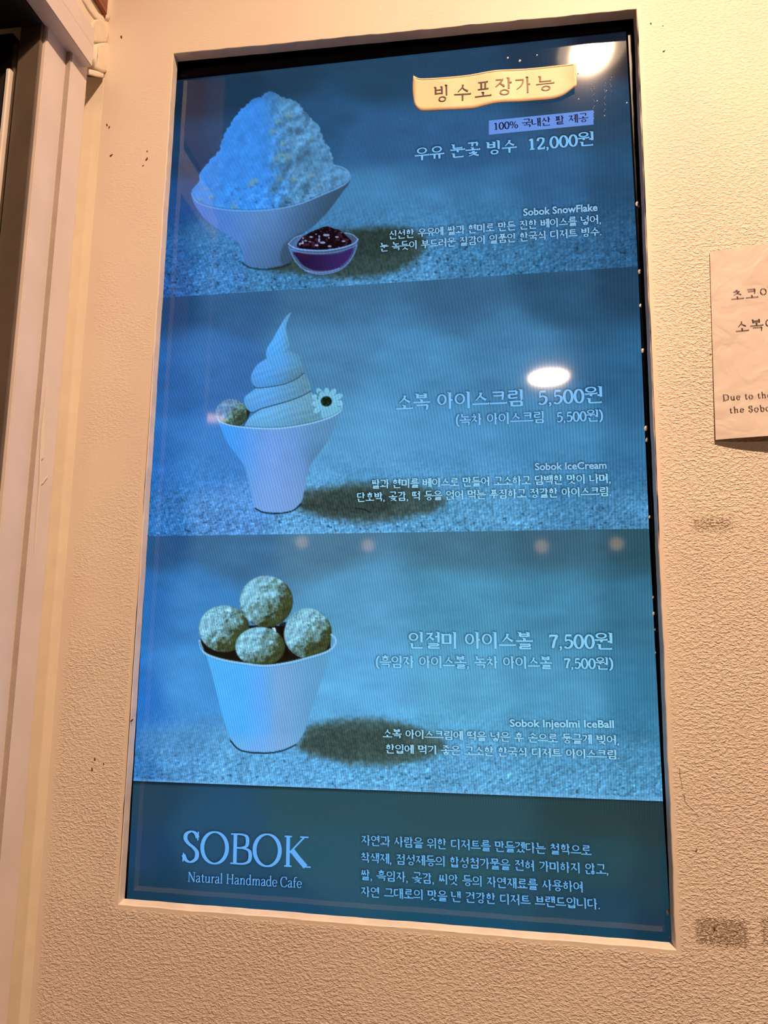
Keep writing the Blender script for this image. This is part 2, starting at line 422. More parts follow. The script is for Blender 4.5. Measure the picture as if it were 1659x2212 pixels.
# ------------------------------------------------------------------ numpy painting of the screen picture (flat picture on a lit screen)
LAT = RNG.random((256, 256))
def vnoise(x, y, sx, sy=None, seed=0):
    sy = sy or sx; x = x/sx + seed*17.3; y = y/sy + seed*9.7
    xi = np.floor(x).astype(int); yi = np.floor(y).astype(int); fx = x-xi; fy = y-yi
    fx = fx*fx*(3-2*fx); fy = fy*fy*(3-2*fy)
    g = lambda a, b: LAT[(yi+b) & 255, (xi+a) & 255]
    return (g(0, 0)*(1-fx)+g(1, 0)*fx)*(1-fy) + (g(0, 1)*(1-fx)+g(1, 1)*fx)*fy
def fbm(x, y, s, seed=0, o=3):
    r = 0; a = .5; t = 0
    for k in range(o): r = r + a*vnoise(x, y, s/2**k, None, seed+k); t += a; a *= .55
    return r/t
def smooth_poly(P, m=6, closed=True):
    P = np.array(P, float); n = len(P); out = []
    rng = range(n) if closed else range(n-1)
    for i in rng:
        if closed: p0, p1, p2, p3 = P[i-1], P[i], P[(i+1) % n], P[(i+2) % n]
        else: p0, p1, p2, p3 = P[max(i-1, 0)], P[i], P[i+1], P[min(i+2, n-1)]
        for t in np.arange(m)/m:
            out.append(.5*((2*p1)+(-p0+p2)*t+(2*p0-5*p1+4*p2-p3)*t*t+(-p0+3*p1-3*p2+p3)*t**3))
    if not closed: out.append(P[-1])
    return np.array(out)
def sdist(x, y, P, closed=True):
    """distance to the outline P, negative inside"""
    d = np.full(x.shape, 1e9); ins = np.zeros(x.shape, bool); n = len(P)
    for i in range(n if closed else n-1):
        a, b = P[i], P[(i+1) % n]; e = b-a; L = (e@e) or 1e-9
        t = np.clip(((x-a[0])*e[0]+(y-a[1])*e[1])/L, 0, 1)
        d = np.minimum(d, (x-a[0]-t*e[0])**2+(y-a[1]-t*e[1])**2)
        if closed and a[1] != b[1]:
            c = ((a[1] > y) != (b[1] > y)) & (x < (b[0]-a[0])*(y-a[1])/(b[1]-a[1])+a[0]); ins ^= c
    d = np.sqrt(d); return np.where(ins, -d, d) if closed else d
def sst(v, a, b):
    t = np.clip((v-a)/(b-a), 0, 1); return t*t*(3-2*t)
class Cv:
    """canvas: sample points in photo pixels with colours"""
    def __init__(s, x, y): s.x, s.y = x, y; s.c = np.zeros(x.shape+(3,))
    def over(s, mask, col):
        col = np.asarray(col, float)
        if col.ndim == 1: col = col[None, :] if s.c.ndim == 2 else col
        s.c = s.c*(1-mask[..., None]) + col*mask[..., None]
    def mul(s, k): s.c = s.c*(k[..., None] if np.ndim(k) else k)
def near(cv, P, pad=6):
    return (cv.x > P[:, 0].min()-pad) & (cv.x < P[:, 0].max()+pad) & (cv.y > P[:, 1].min()-pad) & (cv.y < P[:, 1].max()+pad)
def mask_of(cv, P, soft=1.6):
    m = np.zeros(cv.x.shape); k = near(cv, P); m[k] = np.clip(.5-sdist(cv.x[k], cv.y[k], P)/soft, 0, 1); return m
def line_of(cv, P, wd, soft=1.2):
    m = np.zeros(cv.x.shape); k = near(cv, P, 10); m[k] = np.clip(.5-(sdist(cv.x[k], cv.y[k], P, False)-wd/2)/soft, 0, 1); return m
def relief(x, y, s, seed, o=2): return fbm(x+s*.22, y+s*.22, s, seed, o)-fbm(x-s*.22, y-s*.22, s, seed, o)
def ell(cx, cy, rx, ry, n=28): t = np.arange(n)*2*math.pi/n; return np.stack([cx+rx*np.cos(t), cy+ry*np.sin(t)], 1)
def lerp(a, b, t): return np.asarray(a, float)*(1-t[..., None]) + np.asarray(b, float)*t[..., None]
def grad(cv, pts, power=3.0):
    P = np.array([(p[0], p[1]) for p in pts], float); C = np.array([p[2] for p in pts], float)
    num = 0; den = 0
    for (a, b), c in zip(P, C):
        w_ = 1/(((cv.x-a)**2+((cv.y-b)*1.15)**2)/8000+.35)**power*1.0
        num = num + w_[..., None]*c; den = den + w_
    return num/den[..., None]
BG = {
 1: [(400,200,(22,40,62)),(500,190,(26,54,80)),(620,150,(30,62,88)),(800,150,(32,68,96)),(1000,125,(32,66,95)),(1180,110,(30,56,80)),(1300,85,(17,27,42)),(1340,100,(20,30,45)),(1300,220,(38,70,98)),
     (390,330,(28,58,95)),(500,300,(36,72,110)),(700,260,(38,80,120)),(800,300,(46,92,138)),(1000,300,(46,92,138)),(1200,400,(48,97,142)),(1340,400,(38,80,115)),
     (385,450,(30,75,135)),(380,560,(36,88,150)),(450,520,(60,118,175)),(800,430,(66,128,178)),(930,480,(66,128,178)),(1050,450,(58,118,166)),(460,605,(66,130,195)),(370,620,(40,92,160)),
     (600,625,(62,122,172)),(850,595,(76,140,190)),(1100,570,(60,120,165)),(1350,550,(42,88,128)),(1250,560,(52,105,150))],
 2: [(360,660,(34,70,115)),(500,650,(50,95,142)),(700,650,(60,108,148)),(1000,620,(56,100,138)),(1200,610,(44,85,118)),(1370,600,(34,68,96)),
     (350,800,(40,96,165)),(450,780,(56,110,175)),(700,760,(74,132,178)),(900,800,(74,138,186)),(1100,760,(68,128,172)),(1380,800,(46,98,138)),
     (335,1000,(42,108,185)),(440,1000,(62,130,205)),(800,950,(86,155,205)),(1000,980,(80,148,198)),(1200,950,(70,135,182)),(1390,1000,(54,112,155)),
     (330,1130,(48,112,180)),(480,1110,(85,145,215)),(700,1135,(92,160,212)),(1000,1125,(88,156,202)),(1390,1125,(74,134,178))],
 3: [(325,1175,(40,84,132)),(500,1180,(62,110,152)),(700,1175,(76,120,150)),(1000,1170,(70,116,142)),(1200,1170,(60,100,122)),(1400,1165,(46,84,100)),
     (315,1300,(42,108,180)),(420,1300,(62,130,195)),(760,1300,(88,156,200)),(1000,1300,(78,148,185)),(1200,1300,(70,135,170)),(1400,1320,(55,112,142)),
     (300,1500,(40,112,195)),(400,1480,(70,145,215)),(760,1480,(95,172,225)),(1000,1480,(90,166,208)),(1200,1500,(80,152,192)),(1415,1500,(58,122,158)),
     (295,1660,(52,118,185)),(380,1640,(82,148,205)),(520,1660,(92,166,220)),(1000,1700,(92,166,214)),(1250,1700,(84,155,200)),(1425,1710,(78,146,188))],
 4: [(300,1720,(36,66,88)),(700,1730,(42,80,92)),(1000,1760,(42,78,88)),(1300,1770,(38,64,68)),(1430,1760,(36,58,62)),(290,1850,(30,64,98)),(450,1800,(36,78,110)),(700,1850,(40,84,104)),
     (1000,1850,(40,84,98)),(1300,1850,(36,74,84)),(290,1930,(25,58,80)),(600,1960,(28,72,102)),(1000,1990,(28,76,102)),(1300,1990,(26,68,90)),(1440,2020,(22,54,74)),(1440,1900,(30,62,74))]}
def ground(cv, top, bot, k=1.0):
    """stone table grain, coarse in the foreground"""
    x, y = cv.x, cv.y; t = np.clip((y-top)/(bot-top), 0, 1.2)
    g = fbm(x, y, 6, 3, 2)-.5; g2 = fbm(x, y*2.2, 60, 8, 4)-.5; sp = fbm(x, y*1.2, 5.5, 11, 2)
    cv.mul(1 + k*(g*.42*sst(t, .55, 1.0) + g2*.16))
    cv.mul(1 - k*.45*relief(x, y*1.3, 5.5, 23, 2)*sst(t, .6, 1.0))
    cv.mul(1 - k*.42*sst(sp, .72, .84)*sst(t, .70, 1.0))
    cv.mul(1 + k*.16*sst(fbm(x, y*1.4, 7, 14, 2), .66, .82)*sst(t, .62, 1.0))
def shadow(cv, P, col, soft=16, k=.9):
    P = smooth_poly(P); kx = near(cv, P, 40); m = np.zeros(cv.x.shape)
    sd = sdist(cv.x[kx], cv.y[kx], P) + (fbm(cv.x[kx], cv.y[kx], 8, 21)-.5)*14
    m[kx] = sst(-sd, -soft*.6, soft)
    n = .75+.5*fbm(cv.x, cv.y, 5, 31, 2)
    cv.c = cv.c*(1-(m*k)[..., None]) + (np.asarray(col, float)*n[..., None])*(m*k)[..., None]
# outlines, in photo pixels
def jag(P):
    P = P.copy(); k = P[:, 1] < 352; n = np.arange(len(P)); P[k, 0] += (1.6*np.sin(n*2.1)+1.1*np.sin(n*5.3))[k]; P[k, 1] += (1.4*np.sin(n*3.7+1))[k]; return P
BOWL = smooth_poly([(413,415),(430,439),(485,453),(561,455),(636,444),(696,421),(742,400),(757,383),(752,400),(742,412),(711,454),(681,485),(657,503),(639,515),(628,533),(630,556),(624,567),(600,575),(567,578),(537,574),(528,563),(519,530),(500,512),(470,494),(440,470),(419,439)])
RIM1 = smooth_poly([(414,417),(430,439),(485,453),(561,455),(636,444),(696,421),(742,400),(757,382),(750,368),(738,361),(722,357)], closed=False)
ICE = jag(smooth_poly([(414,414),(430,392),(431,376),(446,355),(473,325),(480,301),(494,274),(510,250),(525,233),(549,213),(562,210),(573,201),(588,198),(609,209),(639,219),(651,231),(672,256),(690,274),(699,304),(712,319),(718,340),(722,357),(745,366),(756,381),(742,399),(696,420),(636,443),(561,454),(485,452),(430,438)], 6))
DISH = smooth_poly([(623,527),(640,512),(670,503),(698,500),(730,501),(760,507),(773,517),(771,532),(764,551),(752,569),(735,583),(712,591),(690,593),(668,589),(652,579),(638,564),(629,547)])
BEANS = smooth_poly([(641,533),(651,514),(668,503),(681,497),(705,489),(722,494),(733,497),(751,512),(760,525),(735,534),(700,539),(665,538)])
FILL = smooth_poly([(634,545),(660,549),(700,550),(735,546),(762,536),(755,556),(735,576),(708,584),(680,584),(655,573),(641,556)])
CUP2 = smooth_poly([(467,901),(482,914),(525,923),(591,926),(651,919),(705,905),(733,890),(737,872),(735,892),(731,902),(715,941),(693,974),(672,1002),(663,1029),(657,1059),(651,1083),(633,1100),(603,1106),(570,1104),(552,1097),(544,1071),(535,1032),(528,1008),(512,984),(491,956),(479,929),(470,908)])
RIM2 = smooth_poly([(467,900),(482,914),(525,923),(591,926),(651,919),(705,905),(733,890),(738,876),(736,866)], closed=False)
L1 = smooth_poly([(629,675),(618,684),(604,706),(591,730),(577,753),(576,773),(590,790),(640,790),(650,770),(627,759),(625,740),(618,712),(621,694)])
L2 = smooth_poly([(577,774),(553,791),(542,815),(549,834),(561,838),(609,831),(639,819),(656,806),(653,788),(645,768),(628,760),(600,765)])
L3 = smooth_poly([(561,836),(543,846),(528,860),(531,881),(545,891),(567,882),(621,867),(651,856),(671,845),(669,827),(657,808),(639,819),(609,831)])
L4 = smooth_poly([(561,886),(537,905),(531,924),(591,927),(651,920),(690,908),(689,892),(684,872),(672,847),(651,857),(621,868),(580,880)])
BALL0 = ell(500, 893, 35.5, 32)
CUP3 = smooth_poly([(431,1383),(440,1409),(476,1424),(525,1433),(573,1438),(621,1432),(669,1420),(708,1407),(724,1390),(723,1377),(716,1371),(711,1419),(693,1475),(678,1517),(663,1563),(656,1584),(639,1606),(609,1618),(573,1623),(531,1620),(510,1611),(496,1590),(485,1560),(473,1517),(461,1469),(445,1415)])
RIM3 = smooth_poly([(431,1384),(440,1409),(476,1424),(525,1433),(573,1438),(621,1432),(669,1420),(708,1407),(724,1391),(724,1379),(716,1371)], closed=False)
BALLS = [(484,1358,55,51),(665,1368,52,55),(575,1299,58,56),(562,1397,54,43)]
INSIDE3 = smooth_poly([(433,1386),(450,1370),(560,1350),(700,1365),(722,1385),(708,1405),(669,1419),(621,1431),(573,1437),(525,1432),(476,1423),(440,1408)])
def petals(cx=706, cy=868, n=11):
    out = []
    for k in range(n):
        a = 2*math.pi*k/n + .12; L = 35 + 3*math.sin(k*2.1)
        ux, uy = math.cos(a), math.sin(a)*.93
        P = [(cx+ux*8-uy*2.5, cy+uy*8+ux*2.5), (cx+ux*L*.7-uy*6.2, cy+uy*L*.7+ux*6.2), (cx+ux*L*.97-uy*3, cy+uy*L*.97+ux*3), (cx+ux*L*.97+uy*3, cy+uy*L*.97-ux*3), (cx+ux*L*.7+uy*6.2, cy+uy*L*.7-ux*6.2), (cx+ux*8+uy*2.5, cy+uy*8-ux*2.5)]
        out.append(smooth_poly(P, 3))
    return out
PETALS = petals()
def ceramic(cv, P, cl, cm, cr, x0, x1, y0=0, y1=1, dk=.0):
    m = mask_of(cv, P); t = np.clip((cv.x-x0)/(x1-x0), 0, 1)
    c = np.where((t < .5)[..., None], lerp(cl, cm, sst(t, 0, .5)), lerp(cm, cr, sst(t, .5, 1)))
    c = c*(1+(.06*(fbm(cv.x, cv.y, 26, 4)-.5))[..., None])
    if dk: c = c*(1-dk*sst((cv.y-y0)/(y1-y0), 0, 1))[..., None]
    cv.over(m, c); return m
def paint1(cv):
    cv.c = grad(cv, BG[1]); ground(cv, 130, 600 - (cv.x-380)*.045)
    shadow(cv, [(640,540),(700,520),(760,495),(830,487),(890,492),(925,520),(905,560),(850,590),(790,603),(700,602),(620,592),(580,582),(600,560)], (48,66,62), 16, .93)
    shadow(cv, [(700,500),(820,492),(880,500),(880,540),(800,560),(700,560)], (34,48,46), 14, .5)
    m = ceramic(cv, BOWL, (70,124,214), (88,136,196), (66,104,140), 430, 735)
    sh = np.clip((cv.x-560)/170 + (cv.y-470)/190, 0, 1); cv.c = cv.c*(1-(m*.30*sh)[..., None])
    P = smooth_poly([(605,560),(612,530),(640,508),(655,503),(630,535),(632,560),(615,572)]); cv.over(mask_of(cv, P, 6)*.5, (46,62,78))
    # shaved ice
    m = mask_of(cv, ICE)
    t = sst(cv.x-(cv.y-330)*.12, 560, 640); c = lerp((58,138,232), (82,140,188), t)
    c = lerp(np.array([70,148,240])[None], (0,0,0), np.zeros(1)) if False else c
    f1 = fbm(cv.x, cv.y, 16, 41, 4)-.5; f2 = fbm(cv.x, cv.y, 7, 51, 2)-.5
    dark = sst(fbm(cv.x*1.2, cv.y*.8, 20, 61, 4), .50, .66)*sst(cv.x, 560, 600)*sst(-cv.x, -705, -660)*sst(cv.y, 215, 250)
    c = c*(1+f1[..., None]*.16+f2[..., None]*(.06+.16*sst(cv.x, 570, 620))[..., None])
    c = lerp(c, np.array([66,112,150.]), dark*.8)
    c = c*(1-.16*sst(-(cv.y), -235, -200))[..., None]
    crumbs = sst(cv.y-.10*(cv.x-560), 388, 412)*sst(cv.x, 455, 520); pn = fbm(cv.x, cv.y*1.2, 9, 71, 2)
    c = c*(1-.20*crumbs*sst(-pn, -.30, -.25) + .16*crumbs*sst(pn, .55, .72))[..., None]
    c = c*(1-.42*relief(cv.x, cv.y, 15, 45, 3)*(.25+.75*sst(cv.x, 560, 610)) - .12*relief(cv.x, cv.y*.7, 5, 46, 2)*sst(cv.x, 560, 610))[..., None]
    flakes = sst(vnoise(cv.x, cv.y, 11, 9, 81), .84, .92)*sst(cv.y, 330, 400)
    c = lerp(c, np.array([112,158,170.]), flakes*.30)
    cv.over(m, np.clip(c, 0, 255))
    for (a, b, r) in ((549,392,10),(540,400,7),(620,205+135,12),(596,344,9),(607,335,7),(506,447,8),(456,425,5),(433,431,5),(635,388,8),(672,380,7),(590,285,8),(601,262,7),(624,250,8),(674,300,6),(690,400,6),(612,310,7)):
        mm = mask_of(cv, ell(a, b, r, r*.8), 5)*m; cv.over(mm*.45, (120,160,160)); cv.over(mask_of(cv, ell(a+r*.4, b+r*.6, r*.6, r*.35), 4)*m*.4, (44,86,120))
    cv.over(line_of(cv, RIM1, 2.2, 1.6)*.75, (120,176,240)); 
    R2 = RIM1.copy(); R2[:, 1] -= 3; cv.over(line_of(cv, R2[:-8], 1.5, 1.6)*.45, (36,84,140))
    cv.over(line_of(cv, smooth_poly([(524,569),(540,578),(567,582),(600,579),(628,570)], closed=False), 3, 3)*.8, (22,32,38))
    # glass dish of sweet beans
    m = mask_of(cv, DISH); cv.over(m*.55, (84,110,170)); cv.over(mask_of(cv, FILL, 3), lerp((34,20,60), (58,40,110), sst(cv.x, 640, 755)*.8))
    cv.over(mask_of(cv, smooth_poly([(640,545),(655,548),(670,551),(660,556),(645,553)]), 2), (50,22,60))
    fb = fbm(cv.x, cv.y, 6, 91, 2); mb = mask_of(cv, BEANS)
    cv.over(mb, lerp((16,6,14), (60,30,52), sst(fb, .52, .72)))
    hl = sst(vnoise(cv.x, cv.y, 7, 4, 95), .84, .93); cv.over(mb*hl*.85, (150,185,235))
    for (a, b, rx, ry) in ((705,508,7,2.5),(697,524,6,2.5),(672,512,4,1.8),(728,512,4,1.8),(684,530,4,2),(712,532,4,2),(742,521,4,1.6),(660,520,3,1.6)):
        cv.over(mask_of(cv, ell(a, b, rx, ry), 1.5)*.8, (160,190,240))
    rim = smooth_poly([(623,527),(640,537),(670,541),(705,541),(740,535),(765,526),(773,517)], closed=False)
    cv.over(line_of(cv, rim, 2.6)*.9, (120,170,240)); r2 = rim.copy(); r2[:, 1] += 6; cv.over(line_of(cv, r2[3:-3], 1.3)*.8, (110,150,225))
    back = smooth_poly([(623,527),(636,514),(652,508)], closed=False); cv.over(line_of(cv, back, 2)*.8, (120,160,220))
    back = smooth_poly([(745,503),(762,507),(773,517)], closed=False); cv.over(line_of(cv, back, 2)*.8, (130,170,220))
    cv.over(line_of(cv, smooth_poly([(624,533),(629,547),(638,564),(652,579),(668,588),(690,592),(712,590),(735,582),(752,568),(764,550),(771,530)], closed=False), 2.2)*.85, (96,140,225))
    cv.over(line_of(cv, smooth_poly([(660,584),(682,588),(709,587),(733,580)], closed=False), 1.8)*.7, (130,170,235))
def swirl(cv, P, ang, cl, cr, x0, x1, y0, y1):
    m = mask_of(cv, P); t = sst(cv.x, x0, x1); c = lerp(cl, cr, t)
    v = np.clip((cv.y-y0)/(y1-y0), 0, 1); c = c*(1.04-.13*v*v)[..., None]
    st = np.sin((cv.y+cv.x*ang)/2.6 + 3*fbm(cv.x, cv.y, 40, 5))*.5; w_ = sst(v, .25, .5)*sst(-v, -.95, -.6)
    c = c*(1+.05*st*w_)[..., None]*(1+.16*t*(fbm(cv.x, cv.y, 3.5, 7, 2)-.5))[..., None]
    cv.over(m, c)
def ball(cv, cx, cy, rx, ry, seed, hi=(130,192,218), lo=(62,72,44), m=None):
    P = ell(cx, cy, rx, ry); mk = mask_of(cv, P)
    if m is not None: mk = mk*m
    u = (cv.x-cx)/rx; v = (cv.y-cy)/ry; z = np.sqrt(np.clip(1-u*u-v*v, 0, 1))
    n1 = fbm(cv.x+6*u, cv.y+6*v, 15, seed, 4)-.5; n2 = fbm(cv.x, cv.y, 5, seed+7, 2)-.5
    sh = np.clip(.47 - .52*u - .46*v + .10*z + .80*n1 + .45*n2, 0, 1)
    c = np.where((sh > .5)[..., None], lerp((100,142,146), hi, sst(sh, .5, .78)), lerp(lo, (100,142,146), sst(sh, .12, .5)))
    cr = sst(np.abs(fbm(cv.x, cv.y*1.4, 13, seed+13, 3)-.5)*-1, -.016, -.003)*sst(sh, .1, .6)*sst(fbm(cv.x, cv.y, 30, seed+3, 2), .45, .6); c = c*(1-.5*cr)[..., None]
    c = c*(.80+.20*sst(z, .05, .45))[..., None]
    c = c*(1-.42*relief(cv.x, cv.y, 7, seed+2, 2)*(.5+.5*sst(z, .2, .6)) - .30*relief(cv.x, cv.y, 16, seed+5, 3))[..., None]
    cv.over(mk, c)
def paint2(cv):
    cv.c = grad(cv, BG[2]); ground(cv, 640, 1150)
    shadow(cv, [(640,1100),(650,1062),(700,1050),(780,1040),(870,1042),(940,1058),(965,1085),(930,1110),(850,1128),(780,1132),(700,1120)], (60,78,74), 16, .92)
    shadow(cv, [(650,1090),(700,1062),(800,1058),(860,1070),(850,1105),(760,1115),(680,1108)], (46,58,54), 16, .6)
    cv.over(line_of(cv, smooth_poly([(768,1098),(785,1100),(800,1107)], closed=False), 2.5)*.8, (22,28,26))
    swirl(cv, L4, .35, (104,178,236), (98,150,178), 560, 690, 850, 925)
    swirl(cv, L3, .35, (92,166,236), (90,138,166), 560, 672, 808, 890)
    swirl(cv, L2, .35, (84,160,238), (84,132,160), 570, 656, 762, 838)
    swirl(cv, L1, .9, (84,170,250), (92,140,170), 596, 640, 676, 790)
    cv.over(mask_of(cv, smooth_poly([(577,774),(590,762),(620,760),(640,765),(655,785),(640,792),(600,800)]), 22)*mask_of(cv, L2)*.5, (88,168,240))
    for s, k in (([(549,835),(561,838),(609,831),(639,819),(656,806)], .85), ([(531,884),(545,891),(567,882),(621,867),(651,856),(671,845)], .9)):
        cv.over(line_of(cv, smooth_poly(s, closed=False), 1.8)*k, (42,60,62))
    for p in PETALS: cv.over(mask_of(cv, p, 1.5), (120,190,226))
    for p in PETALS: cv.over(line_of(cv, np.array([p[0], p[len(p)//2]]), 1.2)*.35, (70,140,190))
    cv.over(mask_of(cv, ell(705, 867, 12, 11), 3), lerp((12,28,20), (26,52,36), sst(vnoise(cv.x, cv.y, 3, 3, 2), .4, .8)))
    cv.over(mask_of(cv, smooth_poly([(694,900),(700,885),(716,880),(735,880),(733,890),(705,905)]), 2), (110,182,216))
    cv.over(line_of(cv, smooth_poly([(686,862),(688,850),(692,846)], closed=False), 3)*.6, (50,90,80))
    ball(cv, 500, 893, 35.5, 32, 33, (104,146,196), (54,74,60), None)
    cv.over(mask_of(cv, smooth_poly([(533,886),(540,891),(536,903),(527,920),(524,922),(533,905)]), 2)*.9, (26,32,26))
    m = ceramic(cv, CUP2, (66,156,248), (110,156,226), (88,142,186), 480, 712)
    lo = sst(cv.y, 960, 1090); cv.c = cv.c*(1-(m*0)[..., None]); cv.over(m*lo*.45, (128,166,222))
    k = sst(cv.x-(cv.y-990)*.15, 640, 680)*sst(cv.y, 940, 985)*sst(-cv.y, -1080, -1040)*m; cv.c = cv.c*(1-.10*k)[..., None]
    m2 = sst(cv.x, 540, 585)*sst(-cv.x, -620, -585)*m*sst(cv.y, 930, 970); cv.over(m2*.25, (120,172,250))
    cv.over(line_of(cv, RIM2, 3.0)*.9, (140,196,240)); r = RIM2.copy(); r[:, 1] -= 3; cv.over(line_of(cv, r[2:-10], 1.2)*.5, (40,76,96))
    cv.over(line_of(cv, smooth_poly([(551,1098),(570,1107),(603,1109),(633,1103),(650,1088)], closed=False), 3)*.85, (18,24,30))
def paint3(cv):
    cv.c = grad(cv, BG[3]); ground(cv, 1160, 1715)
    shadow(cv, [(640,1620),(660,1570),(700,1558),(780,1549),(860,1556),(930,1580),(965,1612),(930,1640),(850,1655),(770,1656),(700,1640)], (64,86,82), 16, .92)
    shadow(cv, [(655,1612),(690,1575),(780,1568),(860,1585),(870,1620),(800,1640),(700,1635)], (50,66,62), 18, .55)
    cv.over(mask_of(cv, INSIDE3), (26,22,14))
    ball(cv, *BALLS[0], 101); ball(cv, *BALLS[1], 117)
    cv.over(mask_of(cv, smooth_poly([(602,1352),(618,1345),(612,1375),(622,1410),(616,1420),(610,1390)]), 3)*.85, (20,14,8))
    ball(cv, *BALLS[2], 131); ball(cv, *BALLS[3], 151)
    cv.over(mask_of(cv, smooth_poly([(588,1357),(594,1356),(596,1364),(592,1363)]), 1.5), (190,225,250))
    m = mask_of(cv, CUP3); cv2 = (cv.x-430)/290
    t = sst(cv.x-(cv.y-1500)*.02, 545, 605); c = lerp((80,176,250), (116,168,222), t); c = lerp(c, np.array([94,158,205.]), sst(cv.x, 590, 700))
    c = lerp(c, np.array([100,166,250.]), sst(cv.x, 520, 560)*(1-t)*.6)
    c = c*(1+.05*(fbm(cv.x, cv.y, 30, 6)-.5))[..., None]
    c = lerp(c, np.array([132,178,232.]), sst(cv.y, 1570, 1622)*.5)
    cv.over(m, c)
    cv.over(line_of(cv, RIM3, 4.5)*.95, (134,196,240)); r = RIM3.copy(); r[:, 1] -= 4; cv.over(line_of(cv, r[2:-16], 1.4)*.6, (36,50,44)); r = RIM3.copy(); r[:, 1] += 4; cv.over(line_of(cv, r[2:-16], 1.2)*.35, (70,120,160))
    cv.over(line_of(cv, smooth_poly([(498,1600),(512,1616),(531,1624),(573,1627),(609,1622),(639,1609)], closed=False), 3.2)*.85, (16,22,26))
    b = 1688+(cv.x-288)*.035
    cv.over(sst(cv.y, b-9, b-3)*.45, (120,185,238))
def paint4(cv):
    cv.c = grad(cv, BG[4]); b = 1688+(cv.x-288)*.035; cv.mul(1-.5*sst(-(cv.y-b), -9, 0)); cv.mul(1+.03*(fbm(cv.x, cv.y, 5, 2)-.5))
HALO = np.zeros((2212, 1659))
def splat(Pw, faces):
    c = Pw @ ROT.T - CAM @ ROT.T; q = c[:, :2]/c[:, 2:]*F + PX0
    for f in faces:
        a = q[f]
        for t in (0, .25, .5, .75):
            b = a*(1-t) + np.roll(a, -1, 0)*t; m_ = b.mean(0)
            for w2 in (b, (b+m_)/2):
                HALO[np.clip(w2[:, 1].astype(int), 0, 2211), np.clip(w2[:, 0].astype(int), 0, 1658)] = 1
def blur_halo():
    global HALO
    h = HALO
    for _ in range(2):
        h = sum(np.roll(h, k, 0) for k in range(-2, 3))/5; h = sum(np.roll(h, k, 1) for k in range(-2, 3))/5
    HALO = np.clip(h*1.8, 0, 1)
PAINT = {1: paint1, 2: paint2, 3: paint3, 4: paint4}

def colour_mesh(name, U, V, keep, which, y, mat, parent, label=None):
    ny, nx = U.shape
    pts = on_y_many(U, V, y).reshape(-1, 3)
    cv = Cv(U.reshape(-1), V.reshape(-1)); PAINT[which](cv)
    cv.mul(1-.36*HALO[np.clip(cv.y+.8, 0, 2211).astype(int), np.clip(cv.x+.5, 0, 1658).astype(int)])
    sh = 1 - .0*cv.x
    col = srgb(np.clip(cv.c, 0, 255)/255.0*1.0) if True else None
    idx = np.arange(ny*nx).reshape(ny, nx)
    q = np.stack([idx[:-1, :-1], idx[1:, :-1], idx[1:, 1:], idx[:-1, 1:]], -1).reshape(-1, 4)
    if keep is not None: q = q[keep(((U[:-1, :-1]+U[1:, 1:])/2).reshape(-1), ((V[:-1, :-1]+V[1:, 1:])/2).reshape(-1))]
    used, inv = np.unique(q, return_inverse=True); q = inv.reshape(-1, 4); pts = pts[used]; col = col[used]
    me = bpy.data.meshes.new(name); me.vertices.add(len(pts)); me.vertices.foreach_set('co', pts.astype(np.float32).ravel())
    me.loops.add(len(q)*4); me.loops.foreach_set('vertex_index', q.astype(np.int32).ravel())
    me.polygons.add(len(q)); me.polygons.foreach_set('loop_start', np.arange(0, len(q)*4, 4, dtype=np.int32))
    me.update(calc_edges=True)
    ca = me.color_attributes.new('Col', 'FLOAT_COLOR', 'POINT')
    ca.data.foreach_set('color', np.concatenate([col, np.ones((len(col), 1))], 1).astype(np.float32).ravel())
    me.materials.append(mat); o = bpy.data.objects.new(name, me); link(o, parent)
    if label: o['label'] = label
    return o
def panel(name, c, which, nx, ny, parent, label):
    """c: tl, tr, br, bl in photo pixels, straight edges"""
    u = np.linspace(0, 1, nx)[None, :]; v = np.linspace(0, 1, ny)[:, None]; tl, tr, br, bl = [np.array(k, float) for k in c]
    f = lambda i: (tl[i]*(1-u)+tr[i]*u)*(1-v) + (bl[i]*(1-u)+br[i]*u)*v
    return colour_mesh(name, f(0), f(1), None, which, YS, M_SCREEN, parent, label)
def figure(name, polys, which, parent, label, step=1.35, lift=.00012, minus=()):
    A = np.concatenate(polys); x0, y0 = A.min(0)-1; x1, y1 = A.max(0)+1
    U, V = np.meshgrid(np.arange(x0, x1, step), np.arange(y0, y1, step))
    def keep(x, y):
        k = np.zeros(x.shape, bool)
        for P in polys: k |= sdist(x, y, P) < .6
        for P in minus: k &= sdist(x, y, P) > 0
        return k
    return colour_mesh(name, U, V, keep, which, YS-lift, M_SCREEN, parent, label)

